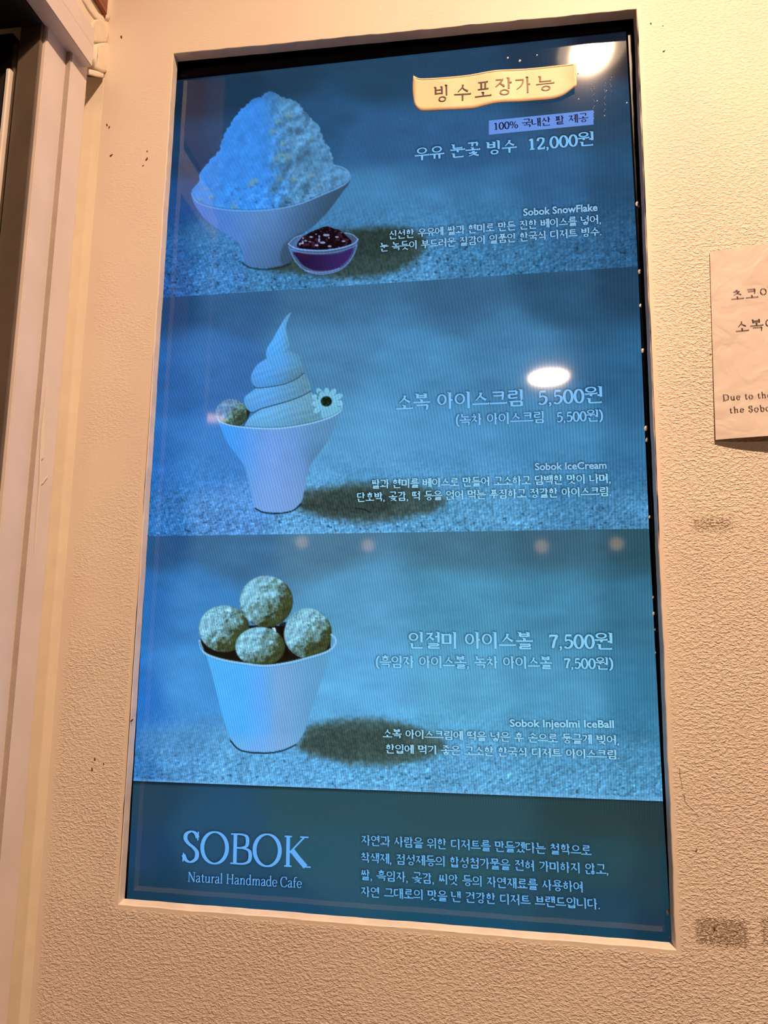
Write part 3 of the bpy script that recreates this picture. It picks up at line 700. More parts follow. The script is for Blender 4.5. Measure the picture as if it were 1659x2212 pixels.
# ------------------------------------------------------------------ pen-stroke lettering (serif Korean and Latin drawn stroke by stroke)
class Pen:
    def __init__(s, thick=.085, thin=.045): s.T, s.t = thick, thin; s.v = []; s.f = []
    def path(s, P, k=1.0, k0=None, k1=None, T=None, t=None):
        P = np.array(P, float)
        if len(P) < 2: return
        T = (T or s.T)*k; t = (t or s.t)*k
        tg = np.zeros_like(P); tg[1:-1] = P[2:]-P[:-2]; tg[0] = P[1]-P[0]; tg[-1] = P[-1]-P[-2]
        if len(P) > 3 and np.allclose(P[0], P[-1]): tg[0] = tg[-1] = P[1]-P[-2]
        tg /= np.maximum(np.linalg.norm(tg, axis=1), 1e-9)[:, None]
        wd = t+(T-t)*np.abs(tg[:, 1])**1.2
        n = len(P); u = np.linspace(0, 1, n)
        if k0 is not None: wd = wd*((k0)*(1-u)+(k1)*u)
        nr = np.stack([-tg[:, 1], tg[:, 0]], 1)
        b = len(s.v)
        for p, q, w_ in zip(P, nr, wd): s.v.append(p+q*w_/2); s.v.append(p-q*w_/2)
        for i in range(n-1): s.f.append([b+2*i, b+2*i+1, b+2*i+3, b+2*i+2])
    def poly(s, P):
        b = len(s.v); s.v += [np.array(p, float) for p in P]; s.f.append(list(range(b, b+len(P))))
    def H(s, x0, x1, y, rise=.0):
        s.path([(x0, y), (x1, y+rise)]); h = s.t
        s.poly([(x1-.075, y+h*.4+rise), (x1, y-h*.5+rise), (x1+.012, y-h*.3+rise), (x1-.012, y+h*1.15+rise)])
        s.poly([(x0-.008, y+h*.9), (x0, y-h*.5), (x0+.05, y+h*.3)])
    def V(s, x, y0, y1, head=True, k1=.82):
        s.path([(x, y1), (x, (y0+y1)/2), (x, y0)], k0=1.0, k1=k1)
        if head: s.poly([(x-s.T*1.05, y1+.012), (x-s.T*.8, y1+.03), (x+s.T*.5, y1-.01), (x+s.T*.4, y1-.07), (x-s.T*.5, y1-.05)])
    def O(s, cx, cy, rx, ry, tick=True, k=.78):
        t = np.linspace(0, 2*math.pi, 21); s.path(np.stack([cx+rx*np.sin(t), cy+ry*np.cos(t)], 1), k=k)
        if tick: s.poly([(cx-.035, cy+ry+.022), (cx+.02, cy+ry+.02), (cx+.03, cy+ry-.02), (cx-.03, cy+ry-.02)])
    def C(s, pts, m=6, **kw): s.path(smooth_poly(pts, m, False), **kw)

CHO = 'ㄱㄲㄴㄷㄸㄹㅁㅂㅃㅅㅆㅇㅈㅉㅊㅋㅌㅍㅎ'
JUNG = 'ㅏㅐㅑㅒㅓㅔㅕㅖㅗㅘㅙㅚㅛㅜㅝㅞㅟㅠㅡㅢㅣ'
JONG = ['', 'ㄱ', 'ㄲ', 'ㄱㅅ', 'ㄴ', 'ㄴㅈ', 'ㄴㅎ', 'ㄷ', 'ㄹ', 'ㄹㄱ', 'ㄹㅁ', 'ㄹㅂ', 'ㄹㅅ', 'ㄹㅌ', 'ㄹㅍ', 'ㄹㅎ', 'ㅁ', 'ㅂ', 'ㅂㅅ', 'ㅅ', 'ㅆ', 'ㅇ', 'ㅈ', 'ㅊ', 'ㅋ', 'ㅌ', 'ㅍ', 'ㅎ']
def cons(p, c, x0, y0, x1, y1, pos):
    """consonant inside a box; pos: 'l' left of a vertical vowel, 't' above, 'b' final"""
    w_, h = x1-x0, y1-y0; cx = (x0+x1)/2; X = lambda a: x0+w_*a; Y = lambda b: y0+h*b
    dbl = {'ㄲ': 'ㄱ', 'ㄸ': 'ㄷ', 'ㅃ': 'ㅂ', 'ㅆ': 'ㅅ', 'ㅉ': 'ㅈ'}
    if c in dbl:
        q = .96 if c in 'ㅆㅉ' else 1
        cons(p, dbl[c], x0, y0, x0+w_*.5, y1, pos); cons(p, dbl[c], x0+w_*.5, y0, x1, y1, pos); return
    if c in 'ㄱㅋ':
        p.H(X(0), X(.93), Y(.97))
        if pos == 'l': p.C([(X(.93), Y(1)), (X(.90), Y(.68)), (X(.62), Y(.28)), (X(.12), Y(-.02))], k0=1.0, k1=.45)
        else: p.C([(X(.93), Y(1)), (X(.93), Y(.5)), (X(.86), Y(-.02))], k0=1.0, k1=.7)
        if c == 'ㅋ': p.H(X(.08), X(.86), Y(.56) if pos == 'l' else Y(.52))
    elif c == 'ㄴ':
        p.V(X(.06), Y(.03), Y(1)); p.C([(X(.04), Y(.05)), (X(.45), Y(.02)), (X(1.0), Y(.10))]) if pos == 'l' else p.H(X(.04), X(1), Y(.04))
    elif c in 'ㄷㅌ':
        p.H(X(.04), X(.92), Y(.96)); p.V(X(.08), Y(.04), Y(.95), False)
        p.C([(X(.06), Y(.05)), (X(.45), Y(.02)), (X(1.0), Y(.11))]) if pos == 'l' else p.H(X(.04), X(1), Y(.04))
        if c == 'ㅌ': p.H(X(.08), X(.86), Y(.5))
    elif c == 'ㄹ':
        p.H(X(.04), X(.90), Y(.97)); p.V(X(.90), Y(.52), Y(.97), False); p.H(X(.08), X(.90), Y(.53)); p.V(X(.09), Y(.04), Y(.53), False, 1)
        p.C([(X(.06), Y(.04)), (X(.45), Y(.01)), (X(1.0), Y(.08))]) if pos == 'l' else p.H(X(.04), X(1), Y(.03))
    elif c == 'ㅁ':
        p.V(X(.08), Y(.0), Y(1), k1=1); p.H(X(.08), X(.9), Y(.93)); p.V(X(.9), Y(-.02), Y(.95), False, 1); p.H(X(.08), X(.9), Y(.06))
    elif c == 'ㅂ':
        p.V(X(.10), Y(.0), Y(1), k1=1); p.V(X(.88), Y(-.02), Y(1), k1=1); p.path([(X(.1), Y(.56)), (X(.88), Y(.56))]); p.path([(X(.1), Y(.07)), (X(.88), Y(.07))])
    elif c == 'ㅅ':
        p.C([(X(.52), Y(1.02)), (X(.48), Y(.65)), (X(.05), Y(0))], k0=1.15, k1=.4); p.C([(X(.46), Y(.62)), (X(.70), Y(.3)), (X(1), Y(.05))], k0=.5, k1=1.35)
    elif c == 'ㅇ': p.O(cx, (y0+y1)/2, w_*.46 if pos != 'b' else min(w_*.33, .2), h*.48)
    elif c in 'ㅈㅊ':
        t = 1.0 if c == 'ㅈ' else .80
        if c == 'ㅊ': p.path([(X(.36), Y(1.02)), (X(.66), Y(.98))], k0=1.3, k1=1.0, T=p.T*.8, t=p.t*1.2)
        p.H(X(.08), X(.86), Y(t-.05)); p.C([(X(.76), Y(t-.04)), (X(.55), Y(t*.55)), (X(.04), Y(0))], k0=1.05, k1=.4); p.C([(X(.48), Y(t*.52)), (X(.72), Y(t*.28)), (X(1), Y(.03))], k0=.5, k1=1.3)
    elif c == 'ㅍ':
        p.H(X(.04), X(.96), Y(.95)); p.V(X(.32), Y(.06), Y(.94), False, 1); p.V(X(.70), Y(.06), Y(.94), False, 1); p.H(X(.0), X(1), Y(.06))
    elif c == 'ㅎ':
        p.path([(X(.36), Y(1.04)), (X(.64), Y(1.0))], k0=1.3, k1=1.0, T=p.T*.8, t=p.t*1.2); p.H(X(.06), X(.94), Y(.76)); p.O(cx, y0+h*.28, w_*.32 if pos != 'b' else w_*.28, h*.29, False)
def vowel(p, v, hasf, lat=False):
    yt = .97; yb = .36 if hasf else .0
    mid = (yt+yb)/2+.04
    def stem(x, y0=yb, y1=yt): p.V(x, y0, y1)
    def tickR(x, y): p.path([(x, y), (x+.15, y+.0)], k0=1.2, k1=1.5)
    def tickL(x, y, L=.15): p.path([(x-L, y), (x, y)], k0=1.3, k1=1.0)
    d = .11
    if v == 'ㅏ': stem(.74); tickR(.74, mid)
    elif v == 'ㅑ': stem(.74); tickR(.74, mid+.08); tickR(.74, mid-.1)
    elif v == 'ㅐ': stem(.66, yb+.05, yt-.03); stem(.86); p.path([(.66, mid), (.86, mid)])
    elif v == 'ㅒ': stem(.66, yb+.05); stem(.86); p.path([(.66, mid+.08), (.86, mid+.08)]); p.path([(.66, mid-.08), (.86, mid-.08)])
    elif v == 'ㅓ': stem(.82); tickL(.82, mid, .20)
    elif v == 'ㅕ': stem(.82); tickL(.82, mid+.09, .20); tickL(.82, mid-.09, .20)
    elif v == 'ㅔ': stem(.70, yb+.05, yt-.03); stem(.88); tickL(.70, mid, .15)
    elif v == 'ㅖ': stem(.70, yb+.05, yt-.03); stem(.88); tickL(.70, mid+.08, .14); tickL(.70, mid-.08, .14)
    elif v == 'ㅣ': stem(.80)
    base = .46 if hasf else .13
    up = .17
    if v in 'ㅗㅛㅡㅜㅠ':
        if v in 'ㅜㅠ': base = .56 if hasf else .38
        if v == 'ㅡ' and not hasf: base = .22
        p.H(.03, .97, base)
        if v == 'ㅗ': p.V(.5, base, base+up+(.03 if not hasf else 0), True, 1)
        if v == 'ㅛ': p.V(.34, base, base+up, True, 1); p.V(.66, base, base+up, True, 1)
        if v == 'ㅜ': p.V(.5, base-(.18 if hasf else .36), base, False, .8)
        if v == 'ㅠ': p.V(.34, base-(.17 if hasf else .33), base, False, .8); p.V(.66, base-(.17 if hasf else .34), base, False, .8)
    if v in 'ㅘㅙㅚㅝㅞㅟㅢ':
        b2 = .47 if hasf else .20
        if v in 'ㅝㅞㅟ': b2 += .08 if hasf else .10
        p.H(.02, .66 if v not in 'ㅙㅞ' else .58, b2, .02)
        if v in 'ㅘㅙㅚ': p.V(.32, b2, b2+.15, True, 1)
        if v in 'ㅝㅞㅟ': p.V(.34, b2-(.13 if hasf else .24), b2, False, .8)
        if v in 'ㅚㅟㅢ': stem(.83)
        if v == 'ㅘ': stem(.80); tickR(.80, mid)
        if v == 'ㅝ': stem(.84); tickL(.84, (b2-.09), .18)
        if v == 'ㅙ': stem(.70, yb+.05); stem(.88); p.path([(.70, mid), (.88, mid)])
        if v == 'ㅞ': stem(.72, yb+.05); stem(.88); tickL(.72, b2-.09, .12)
def hangul(p, ch):
    k = ord(ch)-0xAC00; c = CHO[k//588]; v = JUNG[(k % 588)//28]; j = JONG[k % 28]; f = bool(j)
    vowel(p, v, f)
    if v in 'ㅏㅑㅣㅐㅒ':
        b = (.06, .28, .52, .86) if not f else (.08, .48, .54, .90)
        if v in 'ㅐㅒ': b = (.05, b[1], .47, b[3])
        if v == 'ㅣ': b = (b[0], b[1], .58, b[3])
        cons(p, c, *b, 'l')
    elif v in 'ㅓㅕㅔㅖ':
        b = (.06, .28, .53, .86) if not f else (.08, .50, .54, .90)
        if v in 'ㅔㅖ': b = (.04, b[1], .46, b[3])
        cons(p, c, *b, 'l')
    elif v in 'ㅗㅛ': cons(p, c, .20, .48 if not f else .72, .80, .90 if not f else .97, 't')
    elif v in 'ㅜㅠ': cons(p, c, .20, .52 if not f else .67, .80, .92 if not f else .96, 't')
    elif v == 'ㅡ': cons(p, c, .20, .42 if not f else .60, .80, .88 if not f else .96, 't')
    else:
        lo = .44 if not f else .68
        if v in 'ㅝㅞㅟ': lo = .50 if not f else .66
        if v == 'ㅢ': lo = .42 if not f else .62
        if v in 'ㅚㅘㅙ': lo = .46 if not f else .70
        cons(p, c, .08, lo, .60 if v not in 'ㅙㅞ' else .54, .88 if not f else .95, 't' if c not in 'ㅇ' else 't')
    if f:
        y1 = .30
        if len(j) == 2: cons(p, j[0], .14, .02, .48, y1, 'b'); cons(p, j[1], .54, .02, .90, y1, 'b')
        elif j == 'ㅆ': cons(p, j, .16, .02, .90, y1, 'b')
        else: cons(p, j, .20, .02, .86, y1-(.02 if j in 'ㄹ' else 0), 'b')
    return 1.0
def arc(cx, cy, rx, ry, a0, a1, n=14):
    t = np.radians(np.linspace(a0, a1, n)); return np.stack([cx+rx*np.cos(t), cy+ry*np.sin(t)], 1)
def latin(p, ch, slab=False):
    """serif Latin; cap height .70, x height .45; returns advance"""
    T, t = p.T, p.t; s = t*1.0
    def ser(x, y, w_=.09): p.path([(x-w_, y+(t/2 if y < .3 else -t/2)), (x+w_, y+(t/2 if y < .3 else -t/2))], k=.9 if not slab else 1.3)
    def flag(x, y): p.poly([(x-T*1.3, y-.035), (x-T*.1, y+.015), (x+T*.5, y+.015), (x+T*.5, y-.07), (x-T*.5, y-.055)])
    if ch == ' ': return .25
    if ch == 'S':
        p.C([(.40, .56), (.34, .66), (.23, .70), (.11, .64), (.09, .53), (.16, .43), (.30, .33), (.39, .22), (.37, .08), (.24, 0), (.12, .04), (.05, .16)], T=T*1.15)
        p.path([(.41, .70), (.40, .50)], T=T*.35, t=t); p.path([(.045, .0), (.05, .2)], T=T*.35, t=t); return .47
    if ch == 'O': p.path(arc(.36, .35, .31, .36, 0, 360, 36), T=T*1.1); return .74
    if ch == 'B':
        p.path([(.13, 0), (.13, .7)]); ser(.11, 0, .09); ser(.11, .7, .09)
        p.C([(.10, .68), (.30, .68), (.42, .62), (.42, .44), (.30, .38), (.12, .37)]); p.C([(.12, .37), (.33, .37), (.49, .30), (.49, .10), (.34, .02), (.10, .02)]); return .56
    if ch == 'K':
        p.path([(.13, 0), (.13, .7)]); ser(.13, 0); ser(.13, .7); p.path([(.17, .32), (.52, .68)], T=t*1.1, t=t); ser(.52, .7, .10); p.path([(.22, .38), (.38, .2), (.56, .02)], T=T*1.5, t=T); ser(.58, 0, .10); return .68
    if ch == 'N':
        p.path([(.12, 0), (.12, .68)], T=t*1.2); ser(.10, .7, .08); ser(.12, 0); p.path([(.12, .69), (.56, .02)], T=T*1.2, t=T); p.path([(.56, 0), (.56, .7)], T=t*1.2); ser(.56, .7); return .70
    if ch == 'H': 
        for x in (.14, .56): p.path([(x, 0), (x, .7)]); ser(x, 0); ser(x, .7)
        p.path([(.14, .36), (.56, .36)]); return .72
    if ch == 'C': p.C([(.54, .52), (.48, .66), (.34, .70), (.15, .62), (.06, .36), (.15, .08), (.34, .0), (.48, .04), (.56, .15)], T=T*1.1); p.path([(.55, .70), (.54, .49)], T=T*.4, t=t); return .62
    if ch == 'D': p.path([(.14, 0), (.14, .7)]); ser(.12, 0); ser(.12, .7); p.C([(.12, .68), (.36, .68), (.58, .58), (.62, .35), (.57, .11), (.36, .02), (.12, .02)]); return .70
    if ch in 'ao': 
        if ch == 'o': p.path(arc(.24, .225, .19, .23, 0, 360, 26)); return .48
        p.C([(.07, .36), (.12, .44), (.24, .45), (.31, .38), (.31, .1), (.35, .02), (.42, .03)]); p.C([(.31, .27), (.14, .21), (.06, .12), (.10, .01), (.22, .01), (.31, .09)]); return .43
    if ch in 't': p.C([(.16, .58), (.16, .12), (.21, .01), (.33, .05)]); p.path([(.03, .44), (.30, .44)]); return .33
    if ch == 'u': p.C([(.12, .45), (.12, .12), (.18, .01), (.30, .03), (.39, .12)]); p.path([(.40, .0), (.40, .45)]); flag(.12, .44); flag(.40, .44); ser(.44, .0, .05); return .52
    if ch == 'r': p.path([(.13, 0), (.13, .44)]); flag(.13, .44); ser(.13, 0, .08); p.C([(.14, .3), (.22, .43), (.33, .43)], k=1.1); return .36
    if ch == 'l': p.path([(.13, 0), (.13, .73)]); flag(.13, .73); ser(.13, 0, .09); return .27
    if ch in 'nm h'.replace(' ', ''):
        p.path([(.13, 0), (.13, .73 if ch == 'h' else .44)]); flag(.13, .73 if ch == 'h' else .44); ser(.13, 0, .08); xs = [.40] if ch != 'm' else [.38, .64]
        x0 = .14
        for x in xs: p.C([(x0, .30), (x0+.09, .43), (x-.04, .43), (x, .32), (x, .15), (x, 0)]); ser(x, 0, .08); x0 = x
        return .53 if ch != 'm' else .78
    if ch == 'd': p.path([(.38, 0), (.38, .73)]); flag(.38, .73); ser(.42, 0, .05); p.C([(.38, .36), (.26, .45), (.12, .40), (.06, .22), (.12, .04), (.25, .0), (.38, .09)]); return .50
    if ch == 'b': p.path([(.12, 0), (.12, .73)]); flag(.12, .73); p.C([(.12, .36), (.24, .45), (.38, .40), (.44, .22), (.38, .04), (.25, .0), (.12, .09)]); return .49
    if ch == 'e': p.C([(.07, .24), (.38, .25), (.37, .38), (.24, .45), (.11, .39), (.06, .22), (.12, .05), (.25, .0), (.38, .09)]); return .43
    if ch == 'f': p.C([(.14, 0), (.14, .5), (.18, .68), (.28, .73), (.35, .68)]); ser(.14, 0, .09); p.path([(.04, .44), (.29, .44)]); return .32
    if ch == 'k': p.path([(.13, 0), (.13, .73)]); flag(.13, .73); ser(.13, 0, .08); p.path([(.15, .2), (.38, .43)], T=t, t=t); p.path([(.22, .26), (.42, .01)], T=T*1.1, t=T); ser(.44, 0, .07); return .49
    if ch == '1': p.path([(.25, 0), (.25, .70)]); ser(.25, 0, .13); p.path([(.11, .60), (.25, .69)]); return .48
    if ch == '2': p.C([(.08, .52), (.12, .66), (.24, .70), (.37, .64), (.38, .50), (.28, .30), (.08, .05)]); p.path([(.06, .03), (.43, .03)], k=1.5); p.path([(.43, .14), (.41, .0)], T=t, t=t); return .48
    if ch == '0': p.path(arc(.25, .35, .185, .35, 0, 360, 28)); return .50
    if ch == '5': p.path([(.13, .68), (.40, .68)], k=1.6); p.path([(.14, .69), (.11, .38)], T=t, t=t); p.C([(.10, .38), (.24, .44), (.39, .36), (.41, .20), (.32, .05), (.18, .0), (.06, .07)]); return .48
    if ch == '7': p.path([(.07, .66), (.42, .66)], k=1.6); p.path([(.07, .7), (.06, .56)], T=t, t=t); p.C([(.42, .67), (.28, .38), (.19, .0)]); return .46
    if ch == '%':
        p.path(arc(.17, .51, .12, .18, 0, 360, 18), k=.8); p.path(arc(.60, .17, .12, .18, 0, 360, 18), k=.8); p.path([(.55, .70), (.20, .0)], T=t, t=t); return .77
    if ch == ',': p.path(arc(.10, .04, .03, .03, 0, 360, 10), T=.06, t=.06); p.C([(.12, .05), (.12, -.04), (.06, -.12)], T=t, t=t); return .22
    if ch == '.': p.path(arc(.10, .04, .03, .03, 0, 360, 10), T=.06, t=.06); return .20
    if ch == '(': p.C([(.26, .80), (.12, .6), (.08, .33), (.12, .06), (.26, -.12)]); return .28
    if ch == ')': p.C([(.04, .80), (.18, .6), (.22, .33), (.18, .06), (.04, -.12)]); return .28
    return .4
def layout(text, thick, thin, slab=False, gap=-.02, space=.36, latsc=1.06, track=0.0):
    V = []; Fc = []; x = 0; kor = any('가' <= c <= '힣' for c in text)
    for ch in text:
        if ch == ' ': x += space if kor else .25+track; continue
        if '가' <= ch <= '힣': p = Pen(thick, thin); adv = hangul(p, ch)*.95+gap; sc, dy = .95, 0
        else: sc, dy = (latsc, .06) if kor else (1.0, 0); p = Pen(thick*.92/sc if kor else thick, thin*.9/sc if kor else thin); adv = latin(p, ch, slab)*sc+track
        b = len(V); V += [(v[0]*sc+x, v[1]*sc+dy) for v in p.v]; Fc += [[b+i for i in f] for f in p.f]; x += adv
    V = np.array(V); V[:, 0] -= V[:, 0].min(); return V, Fc, V[:, 0].max()
def place(name, V, Fc, width, A, B, hpx, y, mat, parent, unit=1.0, shear=0.0, lift=None, xspan=1.0):
    """map letters (0..width, 0..unit) onto the plane y: baseline from pixel A to pixel B, unit letters hpx pixels tall"""
    a = on_y(A, y); b = on_y(B, y); up = on_y((A[0], A[1]-hpx), y); sc = abs(up[2]-a[2])/unit
    ex = (b-a)/width; n = np.array([-ex[2], 0, ex[0]]); n /= np.linalg.norm(n)
    P = a + V[:, :1]*ex + (V[:, 1:]*sc)*(n*1.0)
    if lift is not None: P[:, 1] = lift(P)
    me = bpy.data.meshes.new(name); me.from_pydata(P.tolist(), [], Fc); me.update(); me.materials.append(mat)
    o = bpy.data.objects.new(name, me)
    if isinstance(parent, int): splat(P, Fc); PENDING.append((o, parent)); link(o)
    else: link(o, parent)
    return o
PENDING = []
def ptext(text, A, B, h, mat, parent, y=YS-.0003, thick=.10, thin=.052, name='text_line', unit=1.0, **kw):
    V, Fc, wd = layout(text, thick, thin, **kw); return place(name, V, Fc, wd, A, B, h, y, mat, parent, unit)
def ftext(text, A, B, caph, mat, parent, y=YS-.0003, off=.022, name='text_line'):
    cu = bpy.data.curves.new(name, 'FONT'); cu.body = text; cu.size = 1.0; cu.offset = off; cu.resolution_u = 3; cu.fill_mode = 'FRONT'
    tmp = bpy.data.objects.new('tmp', cu); COL.objects.link(tmp); bpy.context.view_layer.update()
    dg = bpy.context.evaluated_depsgraph_get(); me = bpy.data.meshes.new_from_object(tmp.evaluated_get(dg))
    V = np.array([v.co[:2] for v in me.vertices]); Fc = [list(p.vertices) for p in me.polygons]
    bpy.data.objects.remove(tmp); bpy.data.meshes.remove(me); V[:, 0] -= V[:, 0].min()
    return place(name, V, Fc, V[:, 0].max(), A, B, caph, y, mat, parent, .72)

# ------------------------------------------------------------------ the menu screen
TV = empty('menu_screen', (.28, YS, 0)); tag(TV, 'tall blue-lit menu screen set into the plaster wall, showing three desserts with prices', 'screen')
TV.location = (0, 0, 0)
TL, TR, BR, BL = (372, 174.2), (1352, 68), (1451.5, 2052), (273.5, 1955)
def at_row(L, R): return L, R
B1 = ((346, 643.6), (1378, 575.5)); B2 = ((315, 1158.5), (1402, 1142)); B3 = ((284, 1686.5), (1432, 1731))
def picw(p): return p
# body and bezel
tl, tr, br, bl = [on_y(p, YS) for p in (TL, TR, BR, BL)]
def bezel():
    bm = bmesh.new(); rings = []
    cs = [tl, tr, br, bl]; cx = np.mean(cs, 0)
    def off(c, d, y):
        sx = 1 if c[0] > cx[0] else -1; sz = 1 if c[2] > cx[2] else -1; return (c[0]+sx*d, y, c[2]+sz*d)
    for d, y in ((0, YS+.0006), (.0004, YS-.0022), (.0012, YS-.0034), (.0095, YS-.0038), (.0115, YS-.0030), (.0125, YS-.0008), (.0125, YS+.030)):
        rings.append([bm.verts.new(off(c, d, y)) for c in cs])
    for a, b in zip(rings, rings[1:]):
        for i in range(4): bm.faces.new([a[i], a[(i+1) % 4], b[(i+1) % 4], b[i]])
    return bm_obj('bezel', bm, M_BLACK, TV)
bezel()
box('housing', tl[0]-.010, tr[0]+.020, YS+.002, .07, bl[2]-.010, tr[2]+.008, M_BLACK, TV, .003)
T_TITLE = emit_mat('lit_title_letters', (122, 192, 250), stripes=False); T_TITLE3 = emit_mat('lit_title_letters_pale', (134, 208, 250), stripes=False)
T_BODY = emit_mat('lit_body_letters', (142, 196, 240), stripes=False); T_BODY3 = emit_mat('lit_body_letters_pale', (150, 214, 248), stripes=False)
T_NAME = emit_mat('lit_name_letters', (98, 172, 246), stripes=False); T_FOOT = emit_mat('lit_footer_letters', (100, 176, 238), stripes=False)
T_BOX = emit_mat('lit_box', (104, 146, 226), stripes=False); T_DARK = emit_mat('dark_letters', (14, 22, 56), stripes=False)
q = [on_y(p, YS-.00015) for p in ((1056, 260.5), (1282, 238), (1282, 269), (1056, 291))]
BOXTXT = mesh_obj('text_box', q, [[0, 1, 2, 3]], T_BOX)
ptext('100% 국내산 팥 제공', (1068, 282), (1271, 263), 20, T_DARK, 1, thick=.145, thin=.085)
ptext('우유 눈꽃 빙수', (896, 348), (1117, 329), 31, T_TITLE, 1, thick=.15, thin=.085)
ptext('12,000원', (1143, 326), (1283, 313.5), 32, T_TITLE, 1, thick=.15, thin=.085)
ftext('Sobok SnowFlake', (1130.5, 466), (1291, 455), 15.5, T_BODY, 1)
ptext('신선한 우유에 쌀과 현미로 만든 진한 베이스를 넣어,', (841, 517), (1298, 483), 20, T_BODY, 1, thick=.155, thin=.095)
ptext('눈 녹듯이 부드러운 질감이 일품인 한국식 디저트 빙수.', (821, 543.5), (1299, 509), 20, T_BODY, 1, thick=.155, thin=.095)
ptext('소복 아이스크림', (856, 888), (1130, 877), 38, T_TITLE, 2, thick=.145, thin=.08)
ptext('5,500원', (1163, 876), (1302, 870), 38, T_TITLE, 2, thick=.145, thin=.08)
ptext('(녹차 아이스크림', (985, 920), (1175, 913.5), 27, T_TITLE, 2, thick=.15, thin=.09)
ptext('5,500원)', (1203, 913), (1303, 909.5), 27, T_TITLE, 2, thick=.15, thin=.09)
ftext('Sobok IceCream', (1155.6, 1015.5), (1310.5, 1012), 15.5, T_BODY, 2)
ptext('쌀과 현미를 베이스로 만들어 고소하고 담백한 맛이 나며,', (803, 1055.5), (1319, 1043.5), 21, T_BODY3, 2, thick=.155, thin=.095)
ptext('단호박, 곶감, 떡 등을 얹어 먹는 푸짐하고 정갈한 아이스크림.', (771, 1084), (1320, 1071.5), 21, T_BODY3, 2, thick=.155, thin=.095)
ptext('인절미 아이스볼', (883, 1400.5), (1152, 1402), 38, T_TITLE3, 3, thick=.145, thin=.08)
ptext('7,500원', (1187, 1402), (1324, 1403), 38, T_TITLE3, 3, thick=.145, thin=.08)
ptext('(흑임자 아이스볼, 녹차 아이스볼', (812, 1442.5), (1193, 1445), 28, T_TITLE3, 3, thick=.15, thin=.09)
ptext('7,500원)', (1219, 1445), (1325, 1446.5), 28, T_TITLE3, 3, thick=.15, thin=.09)
ftext('Sobok Injeolmi IceBall', (1101.6, 1569.5), (1326.5, 1572), 16, T_BODY3, 3)
ptext('소복 아이스크림에 떡을 넣은 후 손으로 둥글게 빚어,', (827, 1594), (1337, 1609), 21, T_BODY3, 3, thick=.155, thin=.095)
ptext('한입에 먹기 좋은 고소한 한국식 디저트 아이스크림.', (834, 1627), (1338, 1640.5), 21, T_BODY3, 3, thick=.155, thin=.095)
ptext('자연과 사람을 위한 디저트를 만들겠다는 철학으로', (781, 1826), (1278, 1849), 24, T_FOOT, 4, thick=.14, thin=.09)
ptext('착색제, 점성제등의 합성첨가물을 전혀 가미하지 않고,', (780, 1863.5), (1314, 1890), 24, T_FOOT, 4, thick=.14, thin=.09)
ptext('쌀, 흑임자, 곶감, 씨앗 등의 자연재료를 사용하여', (780, 1900.5), (1259, 1928), 24, T_FOOT, 4, thick=.14, thin=.09)
ptext('자연 그대로의 맛을 낸 건강한 디저트 브랜드입니다.', (780, 1937), (1296, 1965), 24, T_FOOT, 4, thick=.14, thin=.09)
o = ptext('SOBOK', (392, 1861), (671, 1875), 66, T_NAME, 4, thick=.088, thin=.036, unit=.70, name='name_lettering'); tag(o, 'large pale blue serif lettering')
ptext('Natural Handmade Cafe', (405.6, 1904.5), (652, 1918), 21, T_NAME, 4, thick=.08, thin=.04, unit=.70)

blur_halo()
P1 = panel('picture_panel', (TL, TR, B1[1], B1[0]), 1, 560, 290, TV, 'lit panel with shaved ice in a white bowl and a dish of sweet beans')
P2 = panel('picture_panel', (B1[0], B1[1], B2[1], B2[0]), 2, 600, 300, TV, 'lit panel with soft ice cream in a white cup')
P3 = panel('picture_panel', (B2[0], B2[1], B3[1], B3[0]), 3, 620, 320, TV, 'lit panel with four powdered ice balls in a white cup')
P4 = panel('footer_panel', (B3[0], B3[1], BR, BL), 4, 200, 70, TV, 'dark teal panel with the large serif shop name')
figure('shaved_ice_image', [ICE], 1, P1, 'pale blue heap of shaved ice', minus=[])
figure('bowl_image', [BOWL], 1, P1, 'white footed bowl', minus=[DISH, ICE])
figure('dish_image', [DISH], 1, P1, 'small glass dish of dark beans', minus=[BEANS], step=1.1)
figure('beans_image', [BEANS], 1, P1, 'dark glossy sweet beans', step=1.1)
figure('soft_serve_image', [L1, L2, L3, L4], 2, P2, 'tall swirl of soft ice cream', minus=[CUP2, BALL0])
figure('cup_image', [CUP2], 2, P2, 'white flared cup')
figure('small_ball_image', [BALL0], 2, P2, 'small powdered ball', minus=[CUP2], step=1.1)
figure('flower_image', PETALS+[ell(705, 867, 12, 11)], 2, P2, 'pale daisy with dark centre', minus=[CUP2], step=1.0)
figure('cup_image', [CUP3], 3, P3, 'white squarish cup')
for i, bb in enumerate(BALLS):
    mi = [CUP3] + ([ell(*BALLS[2]), ell(*BALLS[3])] if i < 2 else []) + ([ell(*BALLS[2])] if i == 3 and False else [])
    figure('ice_ball_image', [ell(*bb)], 3, P3, ['left', 'right', 'top', 'lower middle'][i] + ' powdered ball', minus=mi)

for o_, k_ in PENDING: o_.parent = (None, P1, P2, P3, P4)[k_]
BOXTXT.parent = P1

# pale paint flecks on the right bezel
M_FLECK = plain('dried_paint', (.8, .7, .6), .5)
for p, r in (((1376, 440), 6), ((1380, 446), 3), ((1381.5, 586), 5.5), ((1383, 660), 4), ((1388, 757), 5), ((1395, 925), 6), ((1397.5, 950), 5), ((1403, 1117), 3.5), ((1443, 1969), 5.5), ((1446, 2027), 3), ((1411, 1290), 3), ((1412, 1325), 4), ((1415, 1360), 3), ((1416, 1410), 2.5)):
    fleck(p, r, M_FLECK, TV, YS-.0040, 'paint_fleck', .2, .55)

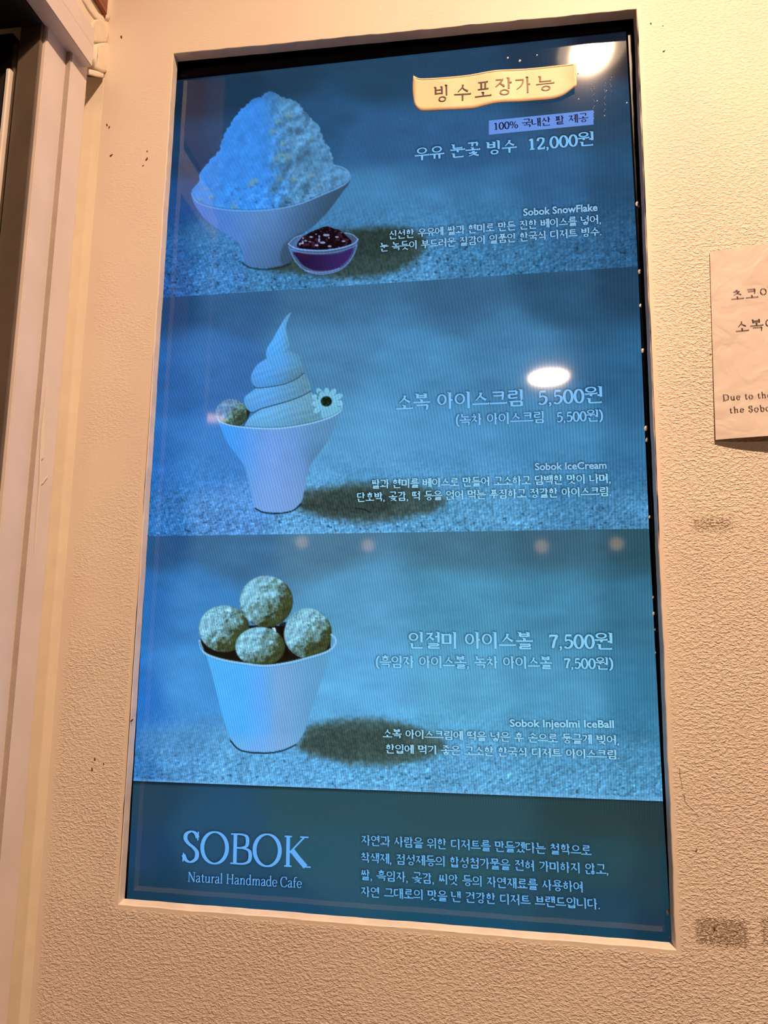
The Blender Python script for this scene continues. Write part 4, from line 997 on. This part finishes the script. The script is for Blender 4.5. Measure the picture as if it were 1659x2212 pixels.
M_DUST = plain('dust', (.75, .68, .6), .7)
for p, r_ in (((1097, 125), 2.6), ((1123, 131), 3.2), ((1160, 119), 2), ((1364, 171), 3), ((1249, 158), 2), ((1354, 222), 1.8), ((1250, 214), 1.6), ((1290, 218), 1.4), ((1306, 250), 1.4), ((1361, 118), 2), ((1310, 196), 1.3)):
    fleck(p, r_, M_DUST, TV, YS-.0004, 'dust_speck', .3, .8)
for x0, y0, y1 in ((1284, 165, 268), (1307, 172, 262), (1320, 160, 205), (1278, 170, 215)):
    for i_ in range(int((y1-y0)/7)):
        fleck((x0 + 1.2*math.sin(i_*1.7) - (i_*.1), y0 + i_*7 + 2*math.sin(i_*2.9)), .8 + .5*abs(math.sin(i_*1.3)), M_DUST, TV, YS-.0004, 'dust_speck', .0, .35)

# ------------------------------------------------------------------ paper label taped on the screen
LT = smooth_poly([(893, 163), (900, 167), (912, 169.5), (960, 167), (1010, 162), (1055, 154), (1078, 151), (1140, 148), (1200, 142), (1245, 137)], 8, False)
LB = smooth_poly([(896, 227), (904, 236), (914, 240), (960, 238), (1020, 235), (1045, 229), (1080, 222), (1140, 219), (1206, 211), (1246, 184)], 8, False)
def resamp(P, n, key=None):
    d = np.r_[0, np.cumsum(np.linalg.norm(np.diff(P, axis=0), axis=1))]; t = np.linspace(0, d[-1], n)
    return np.stack([np.interp(t, d, P[:, 0]), np.interp(t, d, P[:, 1])], 1)
nL, nT = 60, 9
def label_lift(sx): return .0012 + .0016*math.exp(-((sx-.0)/.08)**2) + .0011*math.sin(sx*9.5)**2 + .0048*max(0, (sx-.80)/.2)**2
lt, lb = resamp(LT, nL), resamp(LB, nL); V = []; Fc = []
for i in range(nL):
    s_ = i/(nL-1)
    for j in range(nT):
        t_ = j/(nT-1); p = lt[i]*(1-t_)+lb[i]*t_
        if i == 0: p = p + np.array([-3.0*math.sin(math.pi*t_), 0])
        V.append(on_y(p, YS-label_lift(s_)-.0003))
for i in range(nL-1):
    for j in range(nT-1): a = i*nT+j; Fc.append([a, a+1, a+nT+1, a+nT])
LABEL = mesh_obj('paper_label', V, Fc, M_LABEL, None, True); tag(LABEL, 'cream paper strip with brushed Korean writing stuck near the top of the menu screen', 'label')
so = LABEL.modifiers.new('thickness', 'SOLIDIFY'); so.thickness = .00018; so.offset = 0
yb_ = YS-.0055
LV = np.array(V)
def on_label(P): return np.array([LV[np.argmin((LV[:, 0]-x)**2+(LV[:, 2]-z)**2), 1]-.0006 for x, _, z in P])
for i, (ch, x0, y0, x1, y1, mt) in enumerate((('빙', 938, 185, 967, 221, M_INK), ('수', 981, 183, 1018, 217, M_INK), ('포', 1026, 176, 1062, 209, M_INK), ('장', 1070, 168, 1106, 206, M_INK_GLARE), ('가', 1114, 166, 1146, 201, M_INK_GLARE), ('능', 1158, 164, 1198, 197, M_INK_GLARE))):
    p = Pen(.105, .05); hangul(p, ch); Vv = np.array(p.v); Vv[:, 0] -= Vv[:, 0].min(); Vv[:, 1] -= Vv[:, 1].min(); hh = Vv[:, 1].max()
    o = place('brushed_letter', Vv, p.f, Vv[:, 0].max(), (x0, y1+1.5), (x1, y1-1.5), y1-y0, YS-.002, mt, LABEL, hh, lift=on_label)
for c in (lt, lb):                                   # thin printed line along both long edges
    v = []; f = []
    sgn = 1 if c is lt else -1
    for i in range(1, nL-1):
        p = c[i] + np.array([0, 1.6*sgn]); s_ = i/(nL-1)
        v += [on_y(p, YS-label_lift(s_)-.0006), on_y(p+np.array([0, 1.0*sgn]), YS-label_lift(s_)-.0006)]
    for i in range(nL-3): f.append([2*i, 2*i+1, 2*i+3, 2*i+2])
    mesh_obj('printed_line', v, f, M_LINE, LABEL)

# ------------------------------------------------------------------ notice sheet on the wall
def notice():
    a = on_y((1532, 545)); b = on_y((1659, 527.5)); c = on_y((1543.5, 951.5)); d = on_y((1659, 946))
    ex = (b-a)/np.linalg.norm(b-a); W_ = .297
    nx, nz = 60, 44; V = []; Fc = []
    for j in range(nz):
        v = j/(nz-1); L = a*(1-v)+c*v
        exr = ex*(1-v) + (d-c)/np.linalg.norm(d-c)*v
        for i in range(nx):
            u = i/(nx-1); p = L + exr*W_*u
            lift = .0014 + .0135*(v**3)*(.10+.90*(1-math.exp(-u*5.0)))*(1-.55*max(0, (u-.6)/.4)**2) + .0012*math.sin(u*8+v*5)**2*(1-abs(2*u-1)**3)
            V.append((p[0], -lift, p[2]))
    for j in range(nz-1):
        for i in range(nx-1): k = j*nx+i; Fc.append([k, k+nx, k+nx+1, k+1])
    o = mesh_obj('notice_sheet', V, Fc, M_PAPER, None, True)
    return o, V, nx, nz, a, c
NOTICE, NV, nnx, nnz, na, nc = notice(); tag(NOTICE, 'white printed notice sheet on the plaster wall right of the screen, lower edge curling out', 'notice')
NV = np.array(NV)
def on_notice(P):
    out = []
    for x, _, z in P:
        k = np.argmin((NV[:, 0]-x)**2+(NV[:, 2]-z)**2); v = NV[k]; out.append(v[1]-.0005)
    return np.array(out)
def nplace(text, A, B, h, unit, thick, thin, **kw):
    V, Fc, wd = layout(text, thick, thin, **kw); o = place('printed_text', V, Fc, wd, A, B, h, -.002, M_INK, NOTICE, unit, lift=on_notice)
    return o
nplace('초코아', (1580, 649.5), (1668, 641), 24, 1.0, .085, .05, gap=.09)
nplace('소복아', (1590, 719), (1680, 711), 27, 1.0, .085, .05, gap=.09)
nplace('Due to the', (1560.8, 866), (1662, 861.5), 12.6, .70, .085, .045, slab=True, track=.10)
nplace('the Sobok', (1574, 893.6), (1671, 889.8), 12.6, .70, .085, .045, slab=True, track=.10)

# ------------------------------------------------------------------ lamps of the room (seen as reflections in the screen)
def lamp_mat(name, col, k):
    m = N(name); m.b.inputs['Base Color'].default_value = (.8, .8, .8, 1); m.b.inputs['Emission Color'].default_value = (*col, 1); m.b.inputs['Emission Strength'].default_value = k
    return m.m
M_CORE = lamp_mat('lamp_core', (1, .86, .66), 30); M_RING = lamp_mat('lamp_ring', (1, .74, .46), 5)
M_CORE2 = lamp_mat('lamp_core_far', (1, .84, .62), 20); M_CORE3 = lamp_mat('lamp_core_amber', (1, .60, .30), 11); M_HOUSE = plain('lamp_housing', (.7, .66, .6), .4)
def ceil_lamp(px, r, core, ring, label):
    q = on_y(px, YS); d = ray(px)*np.array([1, -1, 1]); k = (ZC-q[2])/d[2]; c = q+d*k
    t = empty('ceiling_light', (c[0], c[1], ZC)); tag(t, label, 'ceiling light')
    def disc(name, prof, mat):
        bm = bmesh.new(); rr = lathe(bm, prof, 0, 0, 40)
        bmesh.ops.remove_doubles(bm, verts=bm.verts, dist=1e-6); return bm_obj(name, bm, mat, t, True)
    disc('lamp_frame', [(r*1.12, 0), (r*1.12, -.012), (r*1.04, -.014), (r*.99, -.008), (r*.99, 0)], M_HOUSE)
    disc('lamp_core', [(.00001, -.0045), (r*.56, -.0045)], core)
    disc('lamp_ring', [(r*.60, -.0062), (r*.97, -.005)], ring)
    return t, c
t1, c1 = ceil_lamp((1278, 104), .088, M_CORE, M_RING, 'round ceiling downlight nearest the menu screen, mirrored in its top right corner')
t2, c2 = ceil_lamp((1185, 812), .135, M_CORE2, M_CORE2, 'round ceiling light further back, mirrored above the middle price')
t3, c3 = ceil_lamp((452, 901), .14, M_CORE3, M_CORE3, 'round amber ceiling light, mirrored beside the pictured cup on the left')
M_PEND = lamp_mat('pendant_glow', (1, .60, .30), 4.5)
for px, lab in (((652, 1171), 'leftmost of the four pendant lamps'), ((795, 1178), 'second pendant lamp from the left'), ((1170, 1180), 'third pendant lamp from the left'), ((1332, 1175), 'rightmost of the four pendant lamps')):
    q = on_y(px, YS); d = ray(px)*np.array([1, -1, 1]); k = -(6.0+q[1])/d[1]; c = q-d*abs(0)+d*k*1.0
    c = q + d*((-6.0-q[1])/d[1])
    t = empty('pendant_lamp', (c[0], c[1], c[2])); tag(t, lab + ', mirrored faintly above the powdered balls', 'pendant lamp')
    bm = bmesh.new(); bmesh.ops.create_uvsphere(bm, u_segments=16, v_segments=10, radius=.07); bm_obj('lamp_globe', bm, M_PEND, t, True)
    bm = bmesh.new(); lathe(bm, [(.02, .06), (.03, .09), (.012, .12)], 0, 0, 12); bm_obj('lamp_cap', bm, M_DARKMETAL, t)
    bm = bmesh.new(); lathe(bm, [(.003, .1), (.003, ZC-c[2])], 0, 0, 6); bm_obj('cord', bm, M_BLACKSEAL, t)
